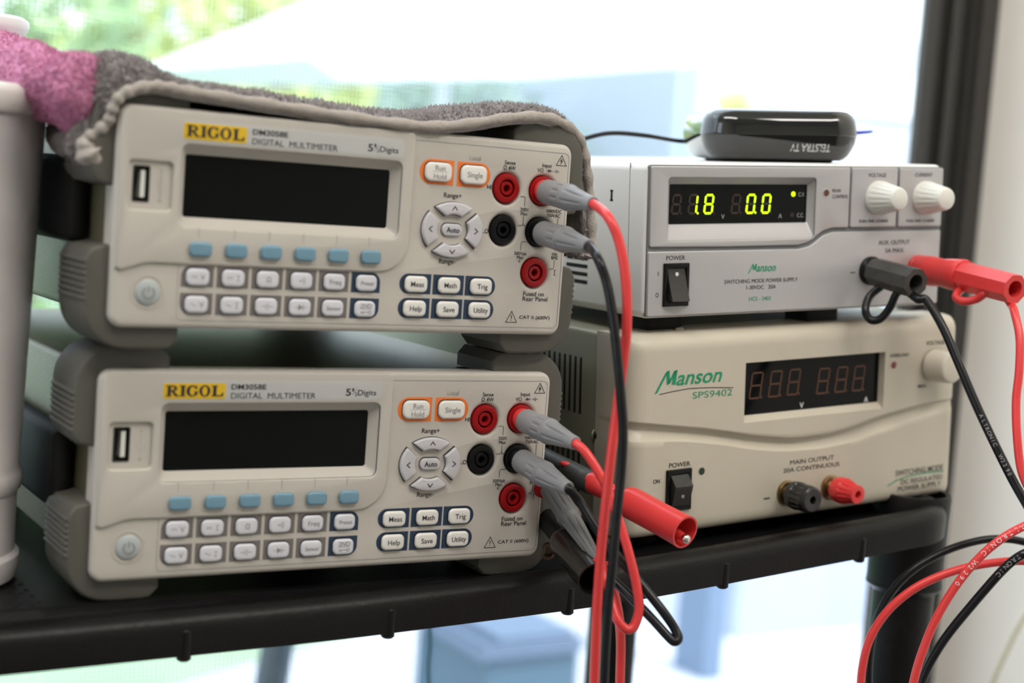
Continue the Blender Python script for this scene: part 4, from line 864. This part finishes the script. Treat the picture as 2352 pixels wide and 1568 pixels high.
b = MB(); L = (cB - cA).length; b.lathe(cA, cB, [(0, 4.0), (1, 5.0), (4, 5.4), (9, 5.2), (12.5, 4.6), (13.5, 3.2), (14.5, 4.0), (16, 4.1), (17.5, 3.0), (19, 3.7), (L, 3.9)], 48); wbuild(b, 'clip_neck', REDC, t, 50)
cA, cB = at(1434, 1146, 743), at(1574, 1222, 713); L = (cB - cA).length; cd_ = (cB - cA).normalized()
b = MB(); b.lathe(cA, cB, [(-1, 3.0), (0, 5.2), (1.2, 6.6), (3, 7.3), (6, 7.6), (L*.6, 7.4), (L - 1, 7.7), (L, 7.8), (L, 6.9), (L - 14, 6.2), (L - 18, 3)], 56); wbuild(b, 'clip_sleeve', REDC, t, 40)
e0 = cB + Vector((0, 0, -2.5)); b = MB(); b.lathe(e0 - cd_*14, e0 + cd_*2, [(0, 2.6), (8, 2.4), (13, 1.8), (14.5, 1.7)], 20); wbuild(b, 'clip_arm', REDC, t, 50)
b = MB(); b.lathe(e0 - cd_*1.5 + Vector((0, 0, -.6)), e0 + cd_*2, [(0, 1.6), (1.5, 2.2), (3.2, 2.0), (4.0, 1.1), (4.2, .1)], 20); wbuild(b, 'clip_jaw', STEEL, t, 50)
b = MB().tube([at(1394, 1296, 716), at(1402, 1330, 708), at(1413, 1370, 700), at(1422, 1420, 696), at(1426, 1480, 694), at(1424, 1580, 694), at(1422, 1760, 694), at(1410, 2600, 700), at(1400, 4200, 710)], 2.1, 20)
tag(b.build('red_lead', REDC, None, 60), 'red cable strand hanging straight down just right of the long black lead, below the shelf', 'cable')
# black crocodile clip sleeve
cA, cB = at(1292, 1236, 735), at(1366, 1330, 700); L = (cB - cA).length; cd_ = (cB - cA).normalized()
t = lead('clip_probe', 'black crocodile clip with wide dusty sleeve on the shelf rim, below the red clip', 'test probe', cA)
b = MB(); b.lathe(cA, cB, [(-8, 3.5), (-2, 4.2), (0, 6.0), (2, 7.4), (5, 7.9), (L - 2, 8.0), (L, 8.2), (L, 7.4), (L - 14, 6.4), (L - 18, 3)], 56); wbuild(b, 'clip_sleeve', mat('dusty_black_vinyl', (.012, .011, .010), .2, vcol=(.016, .015, .014), scale=600), t, 40)
b = MB(); b.lathe(at(1225, 1150, 775), cA, [(0, 5.2), ((cA - at(1225, 1150, 775)).length - 4, 5.2), ((cA - at(1225, 1150, 775)).length, 3.6)], 40); wbuild(b, 'probe_barrel', BLK, t, 40)
e0 = cB + CR*2.8 - CU*1.5; b = MB(); b.lathe(e0 - cd_*8, e0 + cd_*2, [(0, 1.6), (6, 1.9), (9.5, 1.8), (10.6, .2)], 20); wbuild(b, 'clip_jaw', STEEL, t, 50)

# ------------------------------------------------------------------ supply leads: black and red stackable plugs
def cable_text(mb, txt, pts, r, start, size, step, rev=False):
    sp = spline(pts, 30); sp = sp[::-1] if rev else sp; acc = 0; ln = [0]
    for a, b_ in zip(sp, sp[1:]): acc += (b_ - a).length; ln.append(acc)
    s0 = start*acc
    for ch in txt:
        if ch != ' ':
            k = next((i for i, v_ in enumerate(ln) if v_ >= s0), len(ln) - 2); k = max(1, min(k, len(sp) - 2)); p = sp[k]; tt = (sp[k + 1] - sp[k - 1]).normalized()
            n_ = (-p); n_ = (n_ - tt*n_.dot(tt)).normalized(); up_ = n_.cross(tt)
            mb.textc(ch, 0, 0, size, 0)
            me_n = None
            # move the letter just added onto the cable
            cnt = mb._last
            for i in range(cnt, len(mb.v)):
                x, y_, z_ = mb.v[i]; hh = z_; lift = r + .06 - y_*.5 - .16*abs(hh)/1.2; mb.v[i] = tuple(p + tt*x + up_*hh + n_*lift)
        s0 += step
_tc = MB.textc
def _textc(s_, *a, **k): s_._last = len(s_.v); return _tc(s_, *a, **k)
MB.textc = _textc
def hexr(r): return lambda th: r*math.cos(math.pi/8)/math.cos(((th + math.pi/8) % (math.pi/4)) - math.pi/8)
A = on_m(MP1, 147.8, 21.6, -4); B = tow(MP1, local(MP1, 2104, 650, -38)); d = (B - A).normalized(); L = (B - A).length
t = lead('supply_lead', 'black supply lead with stackable plug in the silver panel of the upper power supply', 'supply lead', A)
b = MB(); b.lathe(A, B, [(0, hexr(7.0)), (2, hexr(7.8)), (L - 4, hexr(8.2)), (L, hexr(8.0)), (L, 4.6), (L - 12, 4.4), (L - 12, .1)], 48); wbuild(b, 'plug_body', mat('scuffed_black_plastic', (.055, .053, .05), .5, vcol=(.045, .044, .042), bump=.5, scale=200), t, 30)
b = MB(); b.lathe(on_m(MP1, 147.8, 21.6, -3.5), B, [(0, 6.6), (4, 6.6)], 32); wbuild(b, 'plug_collar', BLKC, t)
down = Vector((0, 0, -1))
b = MB().tube([A + d*10 + down*5, at(1998, 680, 862), at(1988, 712, 858), at(1999, 734, 856), at(2022, 732, 854), at(2044, 706, 852), at(2058, 676, 850), A + d*24 + down*5], 2.2, 18); wbuild(b, 'loop', BLKC, t, 60)
b = MB(); b.rbox((0, 0, 0), (1, 1, 1), .1) if False else None
wp = [B - d*4 + down*6, B + d*3 + down*8, at(2128, 690, 838), at(2165, 750, 830), at(2200, 830, 822), at(2238, 920, 814), at(2280, 1010, 806), at(2325, 1100, 798), at(2362, 1165, 792), at(2392, 1215, 790), at(2398, 1250, 790), at(2375, 1262, 790), at(2340, 1278, 792), at(2300, 1312, 794), at(2230, 1392, 796), at(2172, 1464, 797), at(2132, 1530, 798), at(2110, 1590, 798), at(2080, 1720, 798), at(2060, 2300, 800), at(2110, 3300, 805)]
wbuild(MB().tube(wp, 2.35, 20), 'cable', BLKC, t, 60)
l = MB(); cable_text(l, 'ALTRONIC  W2290', wp[:17], 2.35, .335, 1.9, 2.3); wbuild(l, 'printed_lettering', mat('faded_white_ink', (.35, .35, .36), .5), t, 0); l = MB(); cable_text(l, 'ALTRONIC', wp[10:16], 2.35, .12, 2.2, 2.7, False); wbuild(l, 'printed_lettering', mat('faded_white_ink', (.35, .35, .36), .5), t, 0)
A = on_m(MP1, 182.6, 21.6, -4); B = tow(MP1, local(MP1, 2216, 634, -40)); d = (B - A).normalized(); L = (B - A).length
t = lead('supply_lead', 'red supply lead with two stacked plugs in the silver panel of the upper supply', 'supply lead', A)
b = MB(); b.lathe(A, B, [(0, 6.5), (1, 8.0), (L*.3, 8.3), (L*.5, 7.6), (L*.7, 8.4), (L - 2, 9.0), (L, 8.4), (L, 5)], 48); wbuild(b, 'rear_plug_body', REDC, t, 50)
A2 = B - d*3; B2 = tow(MP1, local(MP1, 2332, 664, -79)); d2 = (B2 - A2).normalized(); L2 = (B2 - A2).length
b = MB(); b.lathe(A2, B2, [(0, hexr(6.6)), (2, hexr(8.2)), (L2 - 3, hexr(8.0)), (L2, hexr(7.8)), (L2, 4.4), (L2 - 12, 4.2), (L2 - 12, .1)], 48); wbuild(b, 'front_plug_body', REDC, t, 30)
b = MB().tube([A2 + d2*4 + down*5, at(2200, 672, 850), at(2197, 684, 847), at(2215, 692, 843), at(2245, 686, 838), at(2264, 672, 834), A2 + d2*22 + down*5], 2.2, 18); wbuild(b, 'loop', REDC, t, 60)
wp = [B2 - d2*5 + down*6, B2 - d2*1 + down*9, at(2330, 716, 814), at(2342, 775, 806), at(2341, 850, 800), at(2334, 920, 796), at(2336, 1000, 790), at(2346, 1080, 785), at(2372, 1140, 780), at(2392, 1180, 776), at(2385, 1196, 774), at(2352, 1208, 772), at(2308, 1232, 770), at(2260, 1270, 770), at(2208, 1328, 770), at(2160, 1402, 770), at(2126, 1476, 770), at(2098, 1568, 770), at(2075, 1720, 770), at(2045, 2300, 775), at(2080, 3300, 780)]
wbuild(MB().tube(wp, 2.15, 20), 'cable', REDC, t, 60)
l = MB(); cable_text(l, 'ALTRONIC W2290', wp[11:16], 2.15, .03, 2.3, 3.2); wbuild(l, 'printed_lettering', mat('pinkish_white_ink', (.8, .65, .68), .5), t, 0)
tag(MB().tube([at(2700, 1560, 845), at(2590, 1380, 842), at(2480, 1280, 838), at(2400, 1262, 836), at(2352, 1244, 834), at(2300, 1237, 832), at(2240, 1243, 830), at(2170, 1266, 828), at(2100, 1306, 826), at(2050, 1356, 826), at(2015, 1420, 826), at(1998, 1500, 826), at(1995, 1590, 826), at(1998, 1720, 826), at(2040, 2300, 820), at(2090, 3300, 815)], 2.1, 20).build('coiled_wire', BLKC, None, 60), 'black wire loop arching in front of the cart leg, outermost at the lower right', 'wire')
tag(MB().tube([at(2720, 1600, 812), at(2600, 1400, 808), at(2490, 1322, 805), at(2400, 1293, 805), at(2352, 1288, 805), at(2290, 1291, 805), at(2220, 1303, 805), at(2150, 1326, 805), at(2090, 1358, 805), at(2036, 1406, 805), at(1998, 1466, 805), at(1981, 1530, 805), at(1976, 1600, 805), at(1978, 1720, 805), at(2010, 2300, 800), at(2060, 3300, 795)], 2.15, 20).build('coiled_wire', REDC, None, 60), 'plain red wire loop arching just inside the outermost black one, lower right', 'wire')
tag(MB().tube([at_e(2420, 1330, 870), at_e(2352, 1420, 868), at_e(2310, 1500, 866), at_e(2280, 1568, 864), at_e(2230, 1700, 860)], 1.7, 14).build('beige_cord', mat('khaki_cord', (.40, .36, .22), .6), None, 60), 'thin khaki cord against the cream wall in the lower right corner', 'cord')
tag(MB().tube([at_e(986, 1415, 940), at_e(988, 1480, 942), at_e(984, 1530, 942), at_e(986, 1600, 942), at_e(986, 1760, 942)], 1.1, 12).build('green_cord', mat('dark_green_cord', (.01, .09, .07), .5), None, 60), 'thin dark green cord hanging below the middle of the shelf', 'cord')

# ------------------------------------------------------------------ outdoors
def ground(px, py): v = ray(px, py); return v*((FL - 40)/v.z)
PAV = mat('pale_paving', (.52, .54, .62), .8, var=.08, scale=2)
g = MB(); rbx(g, -14000, 16000, 1140, 26000, FL - 160, FL - 40); o = g.build('ground_paving', PAV, None, 0); o['kind'] = 'structure'
a0, a1 = se(ground(430, 1568)), se(ground(660, 1500))
g = MB(); dv = Vector((a1[0] - a0[0], a1[1] - a0[1])); p0 = Vector(a0) - dv*3; p1_ = Vector(a0) + dv*3
pts = [rm(p0.x, p0.y, FL - 38), rm(p1_.x, p1_.y, FL - 38), rm(p1_.x, 22000, FL - 38), rm(-13000, 22000, FL - 38), rm(-13000, p0.y, FL - 38)]
g.add(pts + [p_ + Vector((0, 0, -10)) for p_ in pts], [(0, 1, 2, 3, 4), (9, 8, 7, 6, 5)] + [(i, (i + 1) % 5, 5 + (i + 1) % 5, 5 + i) for i in range(5)])
LAWN = mat('bright_lawn_green', (.30, .42, .29), .9, var=.2, scale=3)
rg = random.Random(9)
for _ in range(5000):
    k = rg.random(); s_, e_ = rg.uniform(-3200, 300), rg.uniform(2400, 6500)
    side_ = (Vector((s_, e_)) - p0).cross(dv) if False else ((s_ - p0.x)*dv.y - (e_ - p0.y)*dv.x)
    if side_ > 0: continue
    b0 = rm(s_, e_, FL - 38); a_ = rg.uniform(0, 6.28); w_ = Vector((math.cos(a_), math.sin(a_), 0))*9; t_ = Vector((rg.uniform(-20, 20), rg.uniform(-20, 20), rg.uniform(25, 60)))
    g.add([b0 - w_, b0 + w_, b0 + t_], [(0, 1, 2)])
tag(g.build('lawn', LAWN, None, 0), 'green lawn beyond the window at the lower left', 'grass', kind='stuff')
LG = [mat('sunlit_yellow_green_leaves', (.56, .64, .26), .6, var=.25, scale=1.5), mat('fresh_green_leaves', (.35, .50, .27), .6, var=.25, scale=1.5), mat('hazy_blue_green_leaves', (.33, .45, .40), .6, var=.2, scale=1.5)]
BARK = mat('pale_bark', (.25, .2, .15), .9)
def tree(px, e, top, rad, mi, label, seed, leaf=75, cnt=900):
    q = at_e(px, 300, e); s_, _ = se(q); t_ = world_empty('tree', rm(s_, e, FL - 40)); tag(t_, label, 'tree', 'trees outside the window')
    rr = random.Random(seed); zt = at_e(px, top, e).z; b = MB(); b.tube([rm(s_, e, FL - 40), rm(s_ + 30, e, (FL + zt)/2), rm(s_, e, zt - rad*.5)], 55, 10, 5); wbuild(b, 'trunk', BARK, t_)
    b = MB(); zc = (zt + FL)/2 + 200; hz = (zt - FL)/2 + 100
    for _ in range(cnt):
        a_, c_ = rr.uniform(0, 6.28), rr.uniform(-1, 1); r_ = rr.uniform(.45, 1)**.5; bump_ = .8 + .35*mnoise.noise(Vector((a_*1.3, c_*2, seed)))
        p = rm(s_ + math.cos(a_)*math.sqrt(1 - c_*c_)*rad*r_*bump_, e + math.sin(a_)*math.sqrt(1 - c_*c_)*rad*.7*r_*bump_, zc + c_*hz*r_*bump_)
        u_ = Vector((rr.gauss(0, 1), rr.gauss(0, 1), rr.gauss(0, 1))).normalized(); v_ = u_.orthogonal().normalized(); k_ = leaf*rr.uniform(.6, 1.3)
        b.add([p - u_*k_, p + v_*k_*.45, p + u_*k_, p - v_*k_*.45], [(0, 1, 2, 3)])
    wbuild(b, 'crown', LG[mi], t_, 0)
tree(60, 7000, -160, 800, 1, 'bright green tree outside, leftmost above the pink cloth', 1)
tree(300, 8400, -120, 800, 0, 'yellow-green tree outside, just right of the leftmost one', 2)
tree(470, 10200, -60, 1000, 2, 'darker blue-green tree outside, behind the yellow-green ones above the towel', 3)
tree(640, 7100, -120, 640, 0, 'yellow-green tree outside, next to the left tip of the white canopy', 4)
tree(820, 11600, -60, 1000, 1, 'fresh green tree outside, at the upper edge of the white canopy', 5)
tree(1080, 9000, 175, 1000, 2, 'low hazy green tree outside, under the left half of the white canopy', 6)
tree(1440, 11700, 195, 1000, 2, 'low hazy green tree outside, under the right half of the white canopy', 7)
tree(1690, 6900, 270, 230, 0, 'small yellow-green shrub outside, just above the glossy box', 8)
# white canopy
fe = 12500; b = MB(); rbx(b, se(at_e(560, 200, fe))[0], se(at_e(1590, 200, fe))[0], fe, fe + 120, FL - 40, at_e(1100, 120, fe).z)
tag(b.build('garden_fence', mat('grey_teal_fence_paint', (.24, .36, .36), .8, var=.15, scale=1.2), None, 0), 'grey-teal garden fence outside, seen beneath the white canopy', 'fence')
def pix_prism(mb, pxs, e0, depth):
    A_ = [at_e(x, y, e0) for x, y in pxs]; B_ = [p + EY*depth for p in A_]; n = len(A_)
    mb.add(A_ + B_, [tuple(range(n)), tuple(range(2*n - 1, n - 1, -1))] + [(i, (i + 1) % n, n + (i + 1) % n, n + i) for i in range(n)]); return mb
cp = world_empty('canopy', rm(*se(at_e(1500, 100, 4700)), FL - 40)); tag(cp, 'large white pitched canopy outside the window', 'canopy')
wbuild(pix_prism(MB(), [(705, 128), (860, 62), (1150, -60), (2400, -330), (2400, 60), (2050, 100), (1560, 150), (1180, 178), (780, 178)], 4300, 1500), 'roof', mat('white_canvas', (.86, .89, .92), .7), cp, 0)
for px in (1010, 1860):
    q = at_e(px, 250, 5000); s_, e_ = se(q); b = MB(); b.lathe(rm(s_, e_, FL - 40), rm(s_, e_, 0), [(0, 30), (-FL + 40 + at_e(px, 170, 5000).z, 30)], 20); wbuild(b, 'post', mat('white_post_paint', (.75, .78, .8), .6), cp)
# pale building at the right, low garden wall and bollard
BE = 7800; s0 = se(at_e(1600, 300, BE))[0]; bd = world_empty('building', rm(s0 + 2500, BE, FL - 40)); tag(bd, 'pale blue-grey building outside at the right', 'building')
b = MB(); rbx(b, s0, s0 + 9000, BE, BE + 3000, FL - 40, 2600); wbuild(b, 'wall', mat('pale_blue_grey_render', (.50, .56, .66), .8, var=.08, scale=.7), bd, 0)
b = MB(); rbx(b, s0 + 500, s0 + 9000, BE - 60, BE + 20, at_e(1900, 250, BE).z, at_e(1900, 150, BE).z); wbuild(b, 'band', mat('white_band_paint', (.8, .83, .87), .7), bd, 0)
gs_, ge = se(ground(1850, 1452)); sw = se(at_e(1690, 1450, ge))[0]
b = MB(); rbx(b, sw, sw + 4000, ge, ge + 250, FL - 40, at_e(1850, 1050, ge).z)
tag(b.build('garden_wall', mat('bluish_white_render', (.36, .41, .56), .8, var=.04, scale=1), None, 0), 'low bluish-white garden wall outside, seen below the right half of the shelf', 'wall')
gb_, gbe = se(ground(1632, 1560)); b = MB(); rbx(b, gb_ - 24, gb_ + 30, gbe, gbe + 120, FL - 40, at_e(1632, 1050, gbe).z)
tag(b.build('bollard', mat('slate_blue_paint', (.12, .18, .28), .7), None, 0), 'slate blue square post outside, right of the rear cart leg', 'post')
# slatted planter, leaning post
pe = 2350; q = at_e(1215, 1500, pe); s_ = se(q)[0]; pl = world_empty('planter', rm(s_, pe, FL - 40)); tag(pl, 'blue-grey stepped planter on the paving below the shelf', 'planter')
SL = mat('blue_grey_paint', (.06, .13, .20), .7, var=.05); SL2 = mat('light_blue_grey_paint', (.12, .18, .29), .7, var=.05)
X_ = lambda px: se(at_e(px, 1500, pe))[0]; Z_ = lambda py: at_e(1215, py, pe).z
b = MB(); rbx(b, X_(1120), X_(1328), pe, pe + 260, FL - 40, Z_(1508)); wbuild(b, 'box', SL, pl, 0)
for x0, x1, y0, y1 in ((1092, 1322, 1498, 1482), (1104, 1318, 1480, 1468), (1130, 1300, 1466, 1448)):
    b = MB(); rbx(b, X_(x0), X_(x1), pe - 20, pe + 280, Z_(y0), Z_(y1)); wbuild(b, 'slat', SL2, pl, 0)
a_, b_ = at_e(655, 1380, 1700), at_e(610, 1640, 1700); a_ = b_ + (a_ - b_)*1.5; b_ = b_ + (b_ - a_)*((b_.z - FL + 40)/(a_.z - b_.z))
b = MB(); b.lathe(b_, a_, [(0, 20), ((a_ - b_).length, 20)], 24)
tag(b.build('leaning_pole', mat('dark_blue_grey_metal', (.05, .08, .11), .5)), 'dark blurred pole leaning outside below the left of the shelf', 'pole')
